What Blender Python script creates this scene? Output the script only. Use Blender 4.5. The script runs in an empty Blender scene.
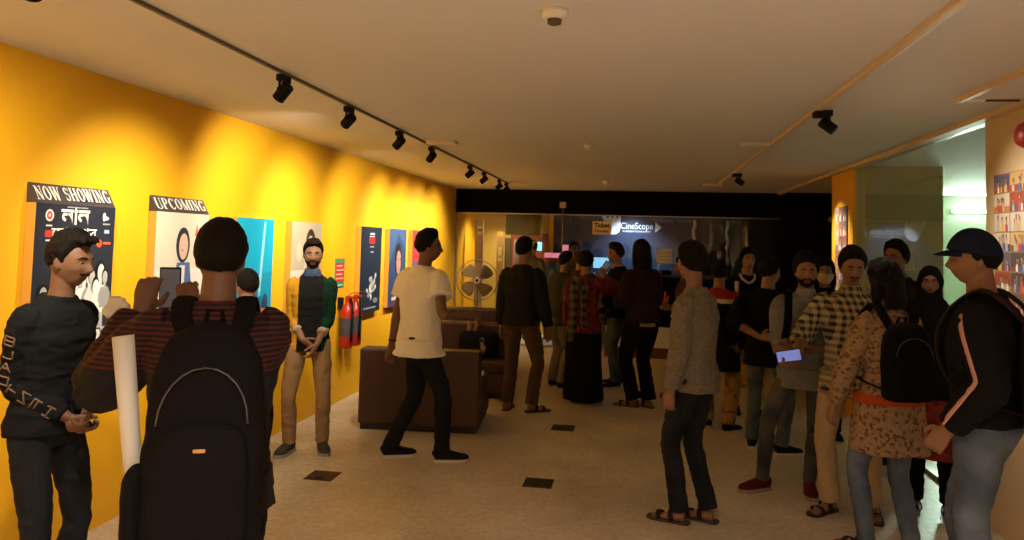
import bpy, bmesh, math, random
from math import sin, cos, pi, radians as R
from mathutils import Vector, Matrix, noise
from mathutils.bvhtree import BVHTree
random.seed(7)
S = bpy.context.scene
COL = S.collection

# ------------------------------------------------------------------ camera, world, exposure
F_PX, PPY = 760.0, 200.0
YAW, PITCH, ROLL = .1642, .057, .0264
cam_d = bpy.data.cameras.new('camera'); cam = bpy.data.objects.new('camera', cam_d); COL.objects.link(cam)
cam_d.sensor_width = 36; cam_d.lens = F_PX/1024*36; cam_d.shift_y = -(270-PPY)/1024
cam_d.clip_start = .05
fw0 = Vector((-sin(YAW), cos(YAW), 0)); rt0 = Vector((cos(YAW), sin(YAW), 0)); up0 = Vector((0, 0, 1))
fw = fw0*cos(PITCH)+up0*sin(PITCH); up1 = up0*cos(PITCH)-fw0*sin(PITCH)
rt = rt0*cos(ROLL)+up1*sin(ROLL); up = up1*cos(ROLL)-rt0*sin(ROLL)
M = Matrix((rt, up, -fw)).transposed().to_4x4(); M.translation = (0, 0, 1.65)
cam.matrix_world = M
S.camera = cam
S.view_settings.view_transform = 'Standard'; S.view_settings.look = 'None'
S.view_settings.gamma = 1; S.view_settings.use_curve_mapping = False
S.view_settings.exposure = EXPOSURE = 0.12
S.cycles.use_denoising = True
S.cycles.max_bounces = 8; S.cycles.transparent_max_bounces = 12
S.cycles.sample_clamp_indirect = 6
w = bpy.data.worlds.new('world'); S.world = w; w.use_nodes = True
w.node_tree.nodes['Background'].inputs[0].default_value = (1, .8, .6, 1)
w.node_tree.nodes['Background'].inputs[1].default_value = 0.0

XL, XR, ZC, YB = -2.963, 2.152, 2.53, 12.25      # hall: left wall, right wall line, ceiling, glass front

# lamps of the place that are not inside a fixture builder: {power}
SPOT_W, SPOT_R_W = 142, 70

# ------------------------------------------------------------------ materials
MATS = {}
def nt(name):
    m = bpy.data.materials.new(name); m.use_nodes = True
    return m, m.node_tree.nodes, m.node_tree.links, m.node_tree.nodes['Principled BSDF']
def mat(name, c, rough=.6, metal=0, bump=0, bscale=60, var=0, vscale=3, spec=.5, emit=None, es=0, alpha=None):
    if name in MATS: return MATS[name]
    m, N, L, b = nt(name)
    b.inputs['Base Color'].default_value = (*c, 1); b.inputs['Roughness'].default_value = rough
    b.inputs['Metallic'].default_value = metal; b.inputs['Specular IOR Level'].default_value = spec
    tc = N.new('ShaderNodeTexCoord')
    nz = N.new('ShaderNodeTexNoise'); nz.inputs['Scale'].default_value = vscale; nz.inputs['Detail'].default_value = 5
    L.new(tc.outputs['Object'], nz.inputs['Vector'])
    mx = N.new('ShaderNodeMix'); mx.data_type = 'RGBA'
    v = var if var else .08
    mx.inputs['A'].default_value = (*[x*(1-v) for x in c], 1); mx.inputs['B'].default_value = (*[min(1, x*(1+v)) for x in c], 1)
    L.new(nz.outputs['Fac'], mx.inputs['Factor']); L.new(mx.outputs['Result'], b.inputs['Base Color'])
    if bump:
        n2 = N.new('ShaderNodeTexNoise'); n2.inputs['Scale'].default_value = bscale; n2.inputs['Detail'].default_value = 4
        L.new(tc.outputs['Object'], n2.inputs['Vector'])
        bp = N.new('ShaderNodeBump'); bp.inputs['Strength'].default_value = bump; bp.inputs['Distance'].default_value = .01
        L.new(n2.outputs['Fac'], bp.inputs['Height']); L.new(bp.outputs['Normal'], b.inputs['Normal'])
    if emit:
        b.inputs['Emission Color'].default_value = (*emit, 1); b.inputs['Emission Strength'].default_value = es
    MATS[name] = m
    return m
def pattern(name, kind, c1, c2, scale=10, c3=None, rough=.85, lim=None):
    """cloth with a woven or printed pattern in object coordinates"""
    if name in MATS: return MATS[name]
    m, N, L, b = nt(name); b.inputs['Roughness'].default_value = rough; b.inputs['Specular IOR Level'].default_value = .25
    tc = N.new('ShaderNodeTexCoord'); out = None
    def rgb(fac, A, B):
        x = N.new('ShaderNodeMix'); x.data_type = 'RGBA'
        L.new(fac, x.inputs['Factor'])
        for s, v in (('A', A), ('B', B)):
            if isinstance(v, tuple): x.inputs[s].default_value = (*v, 1)
            else: L.new(v, x.inputs[s])
        return x.outputs['Result']
    def math_(op, a, v=None, c=None):
        x = N.new('ShaderNodeMath'); x.operation = op
        L.new(a, x.inputs[0]) if not isinstance(a, float) else None
        if v is not None: x.inputs[1].default_value = v
        if c is not None: L.new(c, x.inputs[1])
        return x.outputs[0]
    if kind in ('stripes', 'stripe_top', 'knit'):
        sp = N.new('ShaderNodeSeparateXYZ'); L.new(tc.outputs['Object'], sp.inputs[0])
        f = math_('GREATER_THAN', math_('SINE', math_('MULTIPLY', sp.outputs['Z'], scale*2*pi)), 0.15)
        if kind == 'stripe_top':
            f = math_('MULTIPLY', f, None, math_('GREATER_THAN', sp.outputs['Z'], lim))
        out = rgb(f, c1, c2)
    elif kind == 'plaid':
        sp = N.new('ShaderNodeSeparateXYZ'); L.new(tc.outputs['Object'], sp.inputs[0])
        fz = math_('GREATER_THAN', math_('SINE', math_('MULTIPLY', sp.outputs['Z'], scale*2*pi)), 0.0)
        xy = math_('ADD', sp.outputs['X'], None, sp.outputs['Y'])
        fx = math_('GREATER_THAN', math_('SINE', math_('MULTIPLY', xy, scale*2*pi)), 0.0)
        out = rgb(math_('MULTIPLY', math_('ADD', fx, None, fz), .5), c1, c2)
    elif kind in ('floral', 'photo'):
        vo = N.new('ShaderNodeTexVoronoi'); vo.inputs['Scale'].default_value = scale
        L.new(tc.outputs['Object'], vo.inputs['Vector'])
        cr = N.new('ShaderNodeValToRGB'); cr.color_ramp.interpolation = 'CONSTANT'
        cr.color_ramp.elements[0].color = (*c1, 1); cr.color_ramp.elements[1].position = .55; cr.color_ramp.elements[1].color = (*c2, 1)
        e = cr.color_ramp.elements.new(.8); e.color = (*(c3 or c1), 1)
        sp = N.new('ShaderNodeSeparateColor'); L.new(vo.outputs['Color'], sp.inputs[0]); L.new(sp.outputs[0], cr.inputs[0])
        out = cr.outputs[0]
    elif kind == 'wear':
        nz = N.new('ShaderNodeTexNoise'); nz.inputs['Scale'].default_value = scale; nz.inputs['Detail'].default_value = 6
        L.new(tc.outputs['Object'], nz.inputs['Vector'])
        cr = N.new('ShaderNodeValToRGB'); cr.color_ramp.elements[0].position = .35; cr.color_ramp.elements[1].position = .68
        cr.color_ramp.elements[0].color = (*c1, 1); cr.color_ramp.elements[1].color = (*c2, 1)
        L.new(nz.outputs['Fac'], cr.inputs[0]); out = cr.outputs[0]
    L.new(out, b.inputs['Base Color'])
    n2 = N.new('ShaderNodeTexNoise'); n2.inputs['Scale'].default_value = 180; L.new(tc.outputs['Object'], n2.inputs['Vector'])
    bp = N.new('ShaderNodeBump'); bp.inputs['Strength'].default_value = .25; bp.inputs['Distance'].default_value = .003
    L.new(n2.outputs['Fac'], bp.inputs['Height']); L.new(bp.outputs['Normal'], b.inputs['Normal'])
    MATS[name] = m
    return m
def cloth(name, c): return mat(name, c, .9, bump=.25, bscale=180, var=.12, vscale=8, spec=.08)
def glass_mat(name, tint=(.95, .97, .96)):
    if name in MATS: return MATS[name]
    m = bpy.data.materials.new(name); m.use_nodes = True; N = m.node_tree.nodes; L = m.node_tree.links; N.clear()
    o = N.new('ShaderNodeOutputMaterial'); mx = N.new('ShaderNodeMixShader'); t = N.new('ShaderNodeBsdfTransparent'); g = N.new('ShaderNodeBsdfGlossy')
    f = N.new('ShaderNodeFresnel'); f.inputs['IOR'].default_value = 1.55
    t.inputs[0].default_value = (*tint, 1); g.inputs['Roughness'].default_value = .0; g.inputs[0].default_value = (1, 1, 1, 1)
    ge = N.new('ShaderNodeNewGeometry'); iv = N.new('ShaderNodeMath'); iv.operation = 'SUBTRACT'; iv.inputs[0].default_value = 1; L.new(ge.outputs['Backfacing'], iv.inputs[1])
    mu = N.new('ShaderNodeMath'); mu.operation = 'MULTIPLY'; L.new(f.outputs[0], mu.inputs[0]); L.new(iv.outputs[0], mu.inputs[1])
    L.new(mu.outputs[0], mx.inputs[0]); L.new(t.outputs[0], mx.inputs[1]); L.new(g.outputs[0], mx.inputs[2]); L.new(mx.outputs[0], o.inputs[0])
    MATS[name] = m
    return m
def emis(name, c, s):
    if name in MATS: return MATS[name]
    m, N, L, b = nt(name); b.inputs['Base Color'].default_value = (0, 0, 0, 1)
    b.inputs['Emission Color'].default_value = (*c, 1); b.inputs['Emission Strength'].default_value = s
    MATS[name] = m
    return m

# ------------------------------------------------------------------ mesh helpers
class MB:
    """collects closed shapes into one mesh, with a material index per face"""
    def __init__(s): s.v = []; s.f = []; s.mi = []; s.k = 0
    def add(s, vs, fs, k=None):
        o = len(s.v); s.v += [tuple(p) for p in vs]; s.f += [tuple(i+o for i in f) for f in fs]; s.mi += [s.k if k is None else k]*len(fs)
        return s
    def box(s, c, d, rot=None, k=None, bev=0):
        """box centred at c with full dims d, optional rotation matrix, bevelled edges if bev"""
        bm = bmesh.new(); bmesh.ops.create_cube(bm, size=1)
        for v in bm.verts: v.co = Vector((v.co.x*d[0], v.co.y*d[1], v.co.z*d[2]))
        if bev: bmesh.ops.bevel(bm, geom=bm.edges[:], offset=bev, segments=3, profile=.5, affect='EDGES')
        bm.verts.index_update()
        vs = [Vector(c)+((rot @ v.co) if rot else v.co) for v in bm.verts]
        s.add(vs, [[v.index for v in f.verts] for f in bm.faces], k); bm.free()
        return s
    def b2(s, a, b, k=None, bev=0):
        return s.box([(a[i]+b[i])/2 for i in range(3)], [abs(b[i]-a[i]) for i in range(3)], None, k, bev)
    def tube(s, P, Rr, side=(1, 0, 0), n=16, k=None, p=2.0, cap=True):
        P = [Vector(q) for q in P]; vs = []; side = Vector(side)
        for i, q in enumerate(P):
            t = (P[min(i+1, len(P)-1)]-P[max(i-1, 0)]).normalized()
            u = side-t*side.dot(t)
            if u.length < 1e-3: u = Vector((0, 1, 0))-t*t.y
            if u.length < 1e-3: u = Vector((0, 0, 1))-t*t.z
            u.normalize(); wv = t.cross(u)
            r = Rr[i] if isinstance(Rr, list) else Rr
            a, b = r if isinstance(r, (list, tuple)) else (r, r)
            for j in range(n):
                an = 2*pi*j/n; cx, sy = cos(an), sin(an)
                if p != 2: cx = math.copysign(abs(cx)**(2/p), cx); sy = math.copysign(abs(sy)**(2/p), sy)
                vs.append(q+u*a*cx+wv*b*sy)
        fs = [(i*n+j, i*n+(j+1) % n, (i+1)*n+(j+1) % n, (i+1)*n+j) for i in range(len(P)-1) for j in range(n)]
        if cap:
            m = len(vs); vs += [P[0], P[-1]]; e = (len(P)-1)*n
            fs += [(m, (j+1) % n, j) for j in range(n)]+[(m+1, e+j, e+(j+1) % n) for j in range(n)]
        return s.add(vs, fs, k)
    def ell(s, c, r, rot=None, nu=16, nv=10, k=None):
        vs = []; c = Vector(c)
        for i in range(1, nv):
            for j in range(nu):
                a = pi*i/nv; b = 2*pi*j/nu
                q = Vector((r[0]*sin(a)*cos(b), r[1]*sin(a)*sin(b), r[2]*cos(a)))
                vs.append(c+((rot @ q) if rot else q))
        fs = [(i*nu+j, (i+1)*nu+j, (i+1)*nu+(j+1) % nu, i*nu+(j+1) % nu) for i in range(nv-2) for j in range(nu)]
        m = len(vs); q = Vector((0, 0, r[2])); q = (rot @ q) if rot else q
        vs += [c+q, c-q]; e = (nv-2)*nu
        fs += [(m, j, (j+1) % nu) for j in range(nu)]+[(m+1, e+(j+1) % nu, e+j) for j in range(nu)]
        return s.add(vs, fs, k)
    def ring(s, c, Rad, r, axis='y', n=40, m=8, k=None):
        c = Vector(c); vs = []
        for i in range(n):
            a = 2*pi*i/n
            d = {'y': Vector((cos(a), 0, sin(a))), 'z': Vector((cos(a), sin(a), 0)), 'x': Vector((0, cos(a), sin(a)))}[axis]
            ax = {'y': Vector((0, 1, 0)), 'z': Vector((0, 0, 1)), 'x': Vector((1, 0, 0))}[axis]
            for j in range(m):
                b = 2*pi*j/m; vs.append(c+d*(Rad+r*cos(b))+ax*r*sin(b))
        fs = [(i*m+j, ((i+1) % n)*m+j, ((i+1) % n)*m+(j+1) % m, i*m+(j+1) % m) for i in range(n) for j in range(m)]
        return s.add(vs, fs, k)
    def mesh(s, name, mats, smooth=False):
        me = bpy.data.meshes.new(name); me.from_pydata(s.v, [], s.f)
        for m in (mats if isinstance(mats, (list, tuple)) else [mats]): me.materials.append(m)
        me.polygons.foreach_set('material_index', s.mi)
        bm = bmesh.new(); bm.from_mesh(me); bmesh.ops.recalc_face_normals(bm, faces=bm.faces); bm.to_mesh(me); bm.free()
        if smooth: me.polygons.foreach_set('use_smooth', [True]*len(me.polygons))
        me.update(); return me
    def build(s, name, mats, parent=None, smooth=False, loc=None):
        o = bpy.data.objects.new(name, s.mesh(name, mats, smooth)); COL.objects.link(o)
        if parent: o.parent = parent
        if loc: o.location = loc
        return o
def tag(o, label, cat, group=None, kind=None):
    if label: o['label'] = label
    if cat: o['category'] = cat
    if group: o['group'] = group
    if kind: o['kind'] = kind
    return o
def thing(name, label, cat, loc=(0, 0, 0), rz=0, group=None):
    o = bpy.data.objects.new(name, None); COL.objects.link(o); o.empty_display_size = .1
    o.location = loc; o.rotation_euler = (0, 0, rz); return tag(o, label, cat, group)
def struct(name, mb, m, parent=None, smooth=False):
    o = mb.build(name, m, parent, smooth)
    if not parent: o['kind'] = 'structure'
    return o
def copy_tree(o, parent=None):
    c = o.copy(); COL.objects.link(c)
    if parent: c.parent = parent
    for ch in [x for x in list(o.children)]: copy_tree(ch, c)
    return c
def text_geo(s, size=1.0, offset=0.0, sx=1.0):
    """flat letter shapes as (verts2d, faces), origin at the middle of the string"""
    cu = bpy.data.curves.new('t', 'FONT'); cu.body = s; cu.size = size; cu.offset = offset; cu.resolution_u = 3
    cu.align_x = 'CENTER'; cu.align_y = 'CENTER'
    o = bpy.data.objects.new('t', cu); COL.objects.link(o)
    me = bpy.data.meshes.new_from_object(o.evaluated_get(bpy.context.evaluated_depsgraph_get()))
    vs = [(v.co.x*sx, v.co.y) for v in me.vertices]; fs = [tuple(p.vertices) for p in me.polygons]
    bpy.data.objects.remove(o); bpy.data.curves.remove(cu); bpy.data.meshes.remove(me)
    return vs, fs
class Flat:
    """printed picture: coloured 2-D shapes on a board; O origin (lower left), U right, V up, N outward"""
    def __init__(s, O, U, V): s.O = Vector(O); s.U = Vector(U).normalized(); s.V = Vector(V).normalized(); s.Nn = s.U.cross(s.V); s.mb = MB(); s.ms = []; s.h = .0006; s.z = .0012
    def mi(s, c):
        m = c if not isinstance(c, tuple) else mat('print_%02x%02x%02x' % tuple(int(255*min(1, x)) for x in c), c, .45, var=.04)
        if m not in s.ms: s.ms.append(m)
        return s.ms.index(m)
    def P(s, x, y): return s.O+s.U*x+s.V*y+s.Nn*s.z
    def poly(s, pts, c):
        s.z += .0001; k = s.mi(c); s.mb.add([s.P(*p) for p in pts], [tuple(range(len(pts)))], k)
    def rect(s, x0, y0, x1, y1, c): s.poly([(x0, y0), (x1, y0), (x1, y1), (x0, y1)], c)
    def oval(s, x, y, a, b, c, n=20, rot=0):
        s.poly([(x+a*cos(t)*cos(rot)-b*sin(t)*sin(rot), y+a*cos(t)*sin(rot)+b*sin(t)*cos(rot)) for t in [2*pi*i/n for i in range(n)]], c)
    def text(s, x, y, st, size, c, offset=0.0, sx=1.0):
        s.z += .0001; vs, fs = text_geo(st, size, offset, sx); s.mb.add([s.P(x+a, y+b) for a, b in vs], fs, s.mi(c))
    def person(s, x, y, h, skin, hair, cl, w=1.0):
        """small printed half figure, base at y"""
        s.poly([(x-.28*h*w, y), (x+.28*h*w, y), (x+.27*h*w, y+.35*h), (x+.16*h*w, y+.52*h), (x-.16*h*w, y+.52*h), (x-.27*h*w, y+.35*h)], cl)
        s.rect(x-.05*h*w, y+.48*h, x+.05*h*w, y+.62*h, skin)
        s.oval(x, y+.8*h, .155*h*w, .2*h, hair); s.oval(x, y+.76*h, .115*h*w, .165*h, skin)
    def build(s, name, parent=None): return s.mb.build(name, s.ms, parent)
def face_flat(W, s): pass
GLY = {}
def serif(ch):
    """condensed book-face capitals as stroke outlines in a 0..w x 0..1 box: returns (w, polygons)"""
    T, t = .19, .075; q = []
    def bar(x0, y0, x1, y1): q.append([(x0, y0), (x1, y0), (x1, y1), (x0, y1)])
    def stroke(xa, ya, xb, yb, wd): q.append([(xa-wd/2, ya), (xa+wd/2, ya), (xb+wd/2, yb), (xb-wd/2, yb)])
    def foot(x, y, wd=.3): bar(x-wd/2, y-.0, x+wd/2, y+.06)
    def ringp(cx, cy, a, b, T_, t_, a0=0, a1=360):
        n = 28
        for i in range(n):
            u, v = R(a0+(a1-a0)*i/n), R(a0+(a1-a0)*(i+1)/n)
            def o(z): return (cx+a*cos(z), cy+b*sin(z))
            def inn(z): return (cx+(a-T_)*cos(z), cy+(b-t_)*sin(z))
            q.append([o(u), o(v), inn(v), inn(u)])
    w = .72
    if ch == 'O': ringp(.36, .5, .36, .52, T, t)
    elif ch == 'N': stroke(.12, 0, .12, 1, t); stroke(.62, 0, .62, 1, t); stroke(.6, 0, .12, 1, T*1.1); foot(.12, 0, .26); foot(.1, .94, .2); foot(.62, .94, .26); w = .76
    elif ch == 'W':
        stroke(.27, 0, .08, 1, T); stroke(.29, 0, .47, 1, t); stroke(.66, 0, .46, 1, T); stroke(.68, 0, .86, 1, t); foot(.08, .94, .3); foot(.46, .94, .3); foot(.88, .94, .2); w = .98
    elif ch == 'S':
        ringp(.27, .735, .25, .285, .13, t, 20, 262); ringp(.27, .265, .25, .285, .13, t, -160, 82); q.append([(.1, .66), (.2, .55), (.46, .34), (.34, .5)]); bar(.46, .72, .5, .98); bar(.03, .02, .07, .3); w = .56
    elif ch == 'H': stroke(.14, 0, .14, 1, T); stroke(.6, 0, .6, 1, T); bar(.14, .46, .6, .54); [foot(x, y) for x in (.14, .6) for y in (0, .94)]; w = .76
    elif ch == 'I': stroke(.17, 0, .17, 1, T); foot(.17, 0); foot(.17, .94); w = .36
    elif ch == 'G': ringp(.36, .5, .36, .52, T, t, 40, 320); bar(.5, .02, .66, .42); bar(.42, .38, .74, .44); bar(.6, .7, .64, .98); w = .76
    elif ch == 'C': ringp(.36, .5, .36, .52, T, t, 42, 318); bar(.6, .68, .64, .98); w = .68
    elif ch == 'U': stroke(.13, .25, .13, 1, T); stroke(.6, .25, .6, 1, t); ringp(.365, .27, .33, .29, T*.8, t, 180, 360); foot(.13, .94); foot(.6, .94, .24); w = .74
    elif ch == 'P': stroke(.14, 0, .14, 1, T); ringp(.3, .73, .3, .27, T*.9, t, -95, 95); bar(.14, .93, .34, 1); bar(.14, .46, .34, .53); foot(.14, 0, .32); foot(.1, .94, .2); w = .64
    elif ch == 'M': stroke(.12, 0, .12, 1, t); stroke(.45, 0, .14, 1, T); stroke(.45, 0, .76, 1, t); stroke(.78, 0, .78, 1, T); foot(.12, 0, .22); foot(.78, 0, .28); foot(.08, .94, .2); foot(.82, .94, .2); w = .94
    elif ch == ' ': w = .3
    return w, q

# ------------------------------------------------------------------ room
m_yellow = mat('yellow_wall_paint', (.82, .43, .008), .6, bump=.08, bscale=35, var=.04, vscale=1.2)
m_tan = mat('cream_wall_paint', (.62, .47, .30), .7, bump=.08, bscale=40, var=.05)
m_ceil = mat('ceiling_paint', (.64, .63, .64), .8, bump=.1, bscale=20, var=.05, vscale=1)
m_black = mat('matt_black_paint', (.004, .004, .0045), .9, spec=.06)
m_green = mat('pale_green_wall', (.50, .60, .42), .7)
m_olive = mat('olive_wall', (.48, .42, .24), .75)
m_trim = mat('tan_trunking', (.66, .50, .32), .5)
def floor_mat():
    m, N, L, b = nt('polished_cement'); tc = N.new('ShaderNodeTexCoord')
    n1 = N.new('ShaderNodeTexNoise'); n1.inputs['Scale'].default_value = 1.1; n1.inputs['Detail'].default_value = 9; n1.inputs['Roughness'].default_value = .65
    n2 = N.new('ShaderNodeTexNoise'); n2.inputs['Scale'].default_value = 26; n2.inputs['Detail'].default_value = 6
    for n in (n1, n2): L.new(tc.outputs['Object'], n.inputs['Vector'])
    cr = N.new('ShaderNodeValToRGB'); cr.color_ramp.elements[0].position = .3; cr.color_ramp.elements[1].position = .72
    cr.color_ramp.elements[0].color = (.44, .36, .26, 1); cr.color_ramp.elements[1].color = (.76, .67, .54, 1)
    L.new(n1.outputs['Fac'], cr.inputs[0])
    c2 = N.new('ShaderNodeValToRGB'); c2.color_ramp.elements[0].position = .34; c2.color_ramp.elements[0].color = (.72, .72, .72, 1); c2.color_ramp.elements[1].position = .6
    L.new(n2.outputs['Fac'], c2.inputs[0])
    mx = N.new('ShaderNodeMix'); mx.data_type = 'RGBA'; mx.blend_type = 'MULTIPLY'; mx.inputs['Factor'].default_value = .8
    L.new(cr.outputs[0], mx.inputs['A']); L.new(c2.outputs[0], mx.inputs['B']); L.new(mx.outputs['Result'], b.inputs['Base Color'])
    rr = N.new('ShaderNodeMapRange'); rr.inputs['To Min'].default_value = .22; rr.inputs['To Max'].default_value = .5
    L.new(n1.outputs['Fac'], rr.inputs['Value']); L.new(rr.outputs[0], b.inputs['Roughness'])
    bp = N.new('ShaderNodeBump'); bp.inputs['Strength'].default_value = .12; bp.inputs['Distance'].default_value = .01
    L.new(n2.outputs['Fac'], bp.inputs['Height']); L.new(bp.outputs['Normal'], b.inputs['Normal'])
    return m
m_floor = floor_mat()
YR, YF, XE = -3.0, 14.7, 6.4
struct('floor', MB().b2((XL-.2, YR-.2, -.1), (XE+.2, YF+.2, 0)), m_floor)
struct('ceiling', MB().b2((XL-.2, YR-.2, ZC), (XE+.2, YF+.2, ZC+.1)), m_ceil)
struct('wall_left', MB().b2((XL-.2, YR-.2, 0), (XL, YB, ZC)), m_yellow)
struct('wall_rear', MB().b2((XL, YR-.2, 0), (XR, YR, ZC)), m_tan)
struct('wall_right', MB().b2((XR, YR-.2, 0), (XR+.15, 5.17, ZC)), m_tan)
struct('wall_pillar', MB().b2((XR, 8.15, 0), (XR+.03, 8.99, ZC)), m_yellow)
struct('wall_inner', MB().b2((XR+.03, 8.15, 0), (3.0, 8.30, ZC)), m_olive)
struct('wall_corridor', MB().b2((3.4, 12.25, 0), (XE, 12.4, ZC)), m_green)
struct('wall_corridor_side', MB().b2((XE, YR, 0), (XE+.2, 12.4, ZC)), m_green)
struct('wall_corridor_rear', MB().b2((XR+.15, YR-.2, 0), (XE, YR, ZC)), m_green)
struct('wall_corridor_near', MB().b2((2.92, 8.30, 0), (3.0, 12.05, ZC)), m_olive)
struct('wall_back', MB().b2((XR+.02, 12.05, 0), (3.4, 12.4, ZC)), m_black)          # black wall right of the glass front
struct('trim_1', MB().b2((XL, YB-.02, 2.145), (XR+.02, YB+.10, ZC)), m_black)       # black fascia over the glass front
# small ledge where ceiling meets the right-hand side
struct('trim_2', MB().b2((XR-.05, 3.2, ZC-.035), (XR+.02, 12.04, ZC)), m_trim)
# room behind the glass front
m_navy = mat('navy_painted_wall', (.012, .024, .055), .5)
m_darkin = mat('dark_interior', (.015, .015, .018), .6)
struct('wall_counter_back', MB().b2((-1.62, 14.6, 0), (1.05, 14.8, ZC)), m_navy)
struct('wall_counter_right', MB().b2((1.05, 14.1, 0), (1.15, 14.8, ZC)), m_darkin)
struct('wall_counter_dark', MB().b2((1.15, 14.1, 0), (3.4, 14.3, ZC)), m_darkin)
struct('wall_reflection_left', MB().b2((XL-.2, YB, 0), (XL, 14.8, ZC)), m_yellow)  # yellow stands in for the hall wall mirrored in the glass
struct('wall_reflection_back', MB().b2((XL, 13.9, 0), (-1.62, 14.1, ZC)), mat('reflected_yellow_wall', (.45, .32, .06), .6))  # dim yellow paints in the hall wall's reflection

# glass front: four fixed panes in one line
gm = glass_mat('shopfront_glass'); m_alu = mat('brushed_aluminium', (.5, .45, .38), .35, metal=.8)
xs = [XL+.01, -1.19, -.55, 1.42, XR+.02]
for i in range(4):
    o = struct('window_%d' % (i+1), MB().b2((xs[i]+.004, YB+.03, .03), (xs[i+1]-.004, YB+.042, 2.145)), gm)
struct('trim_3', MB().b2((XL, YB+.02, 0), (XR+.02, YB+.055, .03)).b2((XL, YB+.01, 2.13), (XR+.02, YB+.06, 2.155)).b2((XL, YB+.01, .03), (XL+.03, YB+.06, 2.145)), m_alu)
struct('window_5', MB().b2((XR+.06, 5.175, .03), (XR+.072, 8.145, ZC-.03)), gm)       # glass partition on the right
struct('trim_4', MB().b2((XR+.04, 5.17, 0), (XR+.09, 8.15, .03)).b2((XR+.04, 5.17, ZC-.03), (XR+.09, 8.15, ZC)), m_alu)
# pale rod and patch fitting on the joint of the glass
o = thing('glass_door_fitting', 'beige patch fitting and thin pale rod on the glass joint under black fascia', 'door fitting', (-1.19, YB-.03, 0))
MB().b2((-.05, -.02, 2.24), (.05, .01, 2.34), bev=.006).build('patch_plate', m_trim, o)
MB().tube([(0, 0, 1.62), (0, 0, 2.25)], .008).build('rod', m_alu, o, True)
k = thing('door_stop', 'small round brass knob high on the black wall by the yellow pillar', 'door stop', (2.86, 12.04, 2.13))
MB().tube([(0, .01, 0), (0, -.03, 0), (0, -.055, 0), (0, -.07, 0)], [.03, .02, .045, .03], n=20).build('knob', mat('brass', (.6, .4, .15), .3, metal=.9), k, True)

# ------------------------------------------------------------------ track lighting
m_blk = mat('black_fixture_metal', (.006, .006, .0065), .6, spec=.15)
m_white = mat('white_plastic', (.7, .66, .58), .5)
m_rail = mat('brown_track_rail', (.10, .07, .045), .5)
tag(MB().b2((-1.880, -2.5, ZC-.016), (-1.860, 10.95, ZC+.001), bev=.003).build('lighting_track', m_rail), 'thin dark lighting track along the ceiling beside the yellow wall', 'lighting track')
tag(MB().b2((1.06, -2.5, ZC-.025), (1.10, 10.4, ZC+.001), bev=.004).build('lighting_track', m_trim), 'tan lighting track along the right half of the ceiling', 'lighting track')
LAMPC = (1.0, .86, .64)
def track_spot(x, y, aim, label, group, power, off=.05, size=92, blend=1.0, hl=.048, hr=.034):
    t = thing('track_spotlight', label, 'spotlight', (x, y, ZC-.022), 0, group)
    a = Vector(aim)-Vector((x+off, y, ZC-.11)); d = a.normalized(); c = Vector((off, 0, -.088))
    MB().b2((-.02+min(off, 0), -.05, -.035), (.02+max(off, 0), .05, .002), bev=.004).build('track_adapter', m_blk, t)
    MB().tube([(off-.0, -.045, -.02), (off, -.045, -.075)], .007, n=8).b2((off-.012, -.05, -.09), (off+.012, -.02, -.07)).build('stem', m_blk, t)
    sd = d.cross(Vector((0, 0, 1))).normalized()
    h = MB().tube([c-d*hl, c-d*(hl-.004), c+d*hl, c+d*hl, c+d*(hl-.02)], [hr*.9, hr, hr, hr*.88, hr*.85], side=sd, n=24).build('lamp_head', m_blk, t, False)
    MB().tube([c+d*(hl-.019), c+d*(hl-.016)], hr*.82, side=sd, n=20).build('lens', emis('lamp_lens', LAMPC, 6), h)
    ld = bpy.data.lights.new('spot_lamp', 'SPOT'); ld.energy = power; ld.spot_size = R(size); ld.spot_blend = blend
    ld.color = LAMPC; ld.shadow_soft_size = .03
    lo = bpy.data.objects.new('spot_lamp', ld); COL.objects.link(lo); lo.parent = t; lo.location = c+d*(hl+.012)
    lo.rotation_euler = d.to_track_quat('-Z', 'Y').to_euler()
    return t
GL = 'black spotlights on the track by the yellow wall'
LS = [(.7, .9, 1.60, 'black track spotlight behind the camera, by the yellow wall'),
      (2.05, 3.0, 1.35, 'black track spotlight just behind the camera, by the yellow wall'),
      (3.75, 4.12, 1.35, 'largest black spotlight on the track by the yellow wall, nearest the camera'),
      (4.68, 5.50, 1.72, 'second black spotlight in the row beside the yellow wall'),
      (5.75, 6.35, 1.5, 'third black spotlight in the row, just before the flat white ceiling box'),
      (6.71, 7.85, 1.5, 'fourth black spotlight, hanging just past the flat white ceiling box'),
      (8.33, 8.55, 1.55, 'fifth black spotlight, first of the far cluster on the left track'),
      (9.13, 9.40, 1.55, 'sixth black spotlight, second of the far cluster on the left track'),
      (10.18, 10.1, 1.55, 'seventh black spotlight, near the black fascia on the left track'),
      (10.74, 10.9, 1.55, 'last black spotlight at the far end of the left track')]
for y, ay, az, lb in LS: track_spot(-1.87, y, (XL, ay, az), lb, GL, SPOT_W, .0)
track_spot(1.08, 4.87, (XR, 4.4, 1.5), 'large black spotlight on the right-hand ceiling track, aimed at the cream wall', 'black spotlights on the right-hand track', SPOT_R_W, .06)
track_spot(1.08, 8.92, (XR, 8.62, 1.7), 'small black spotlight far along the right-hand track, aimed at the yellow pillar', 'black spotlights on the right-hand track', SPOT_R_W*2.2, .06, 50)
track_spot(1.08, 1.2, (XR, 1.5, 1.5), 'black spotlight on the right-hand track behind the camera', 'black spotlights on the right-hand track', SPOT_R_W, .06)

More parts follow.
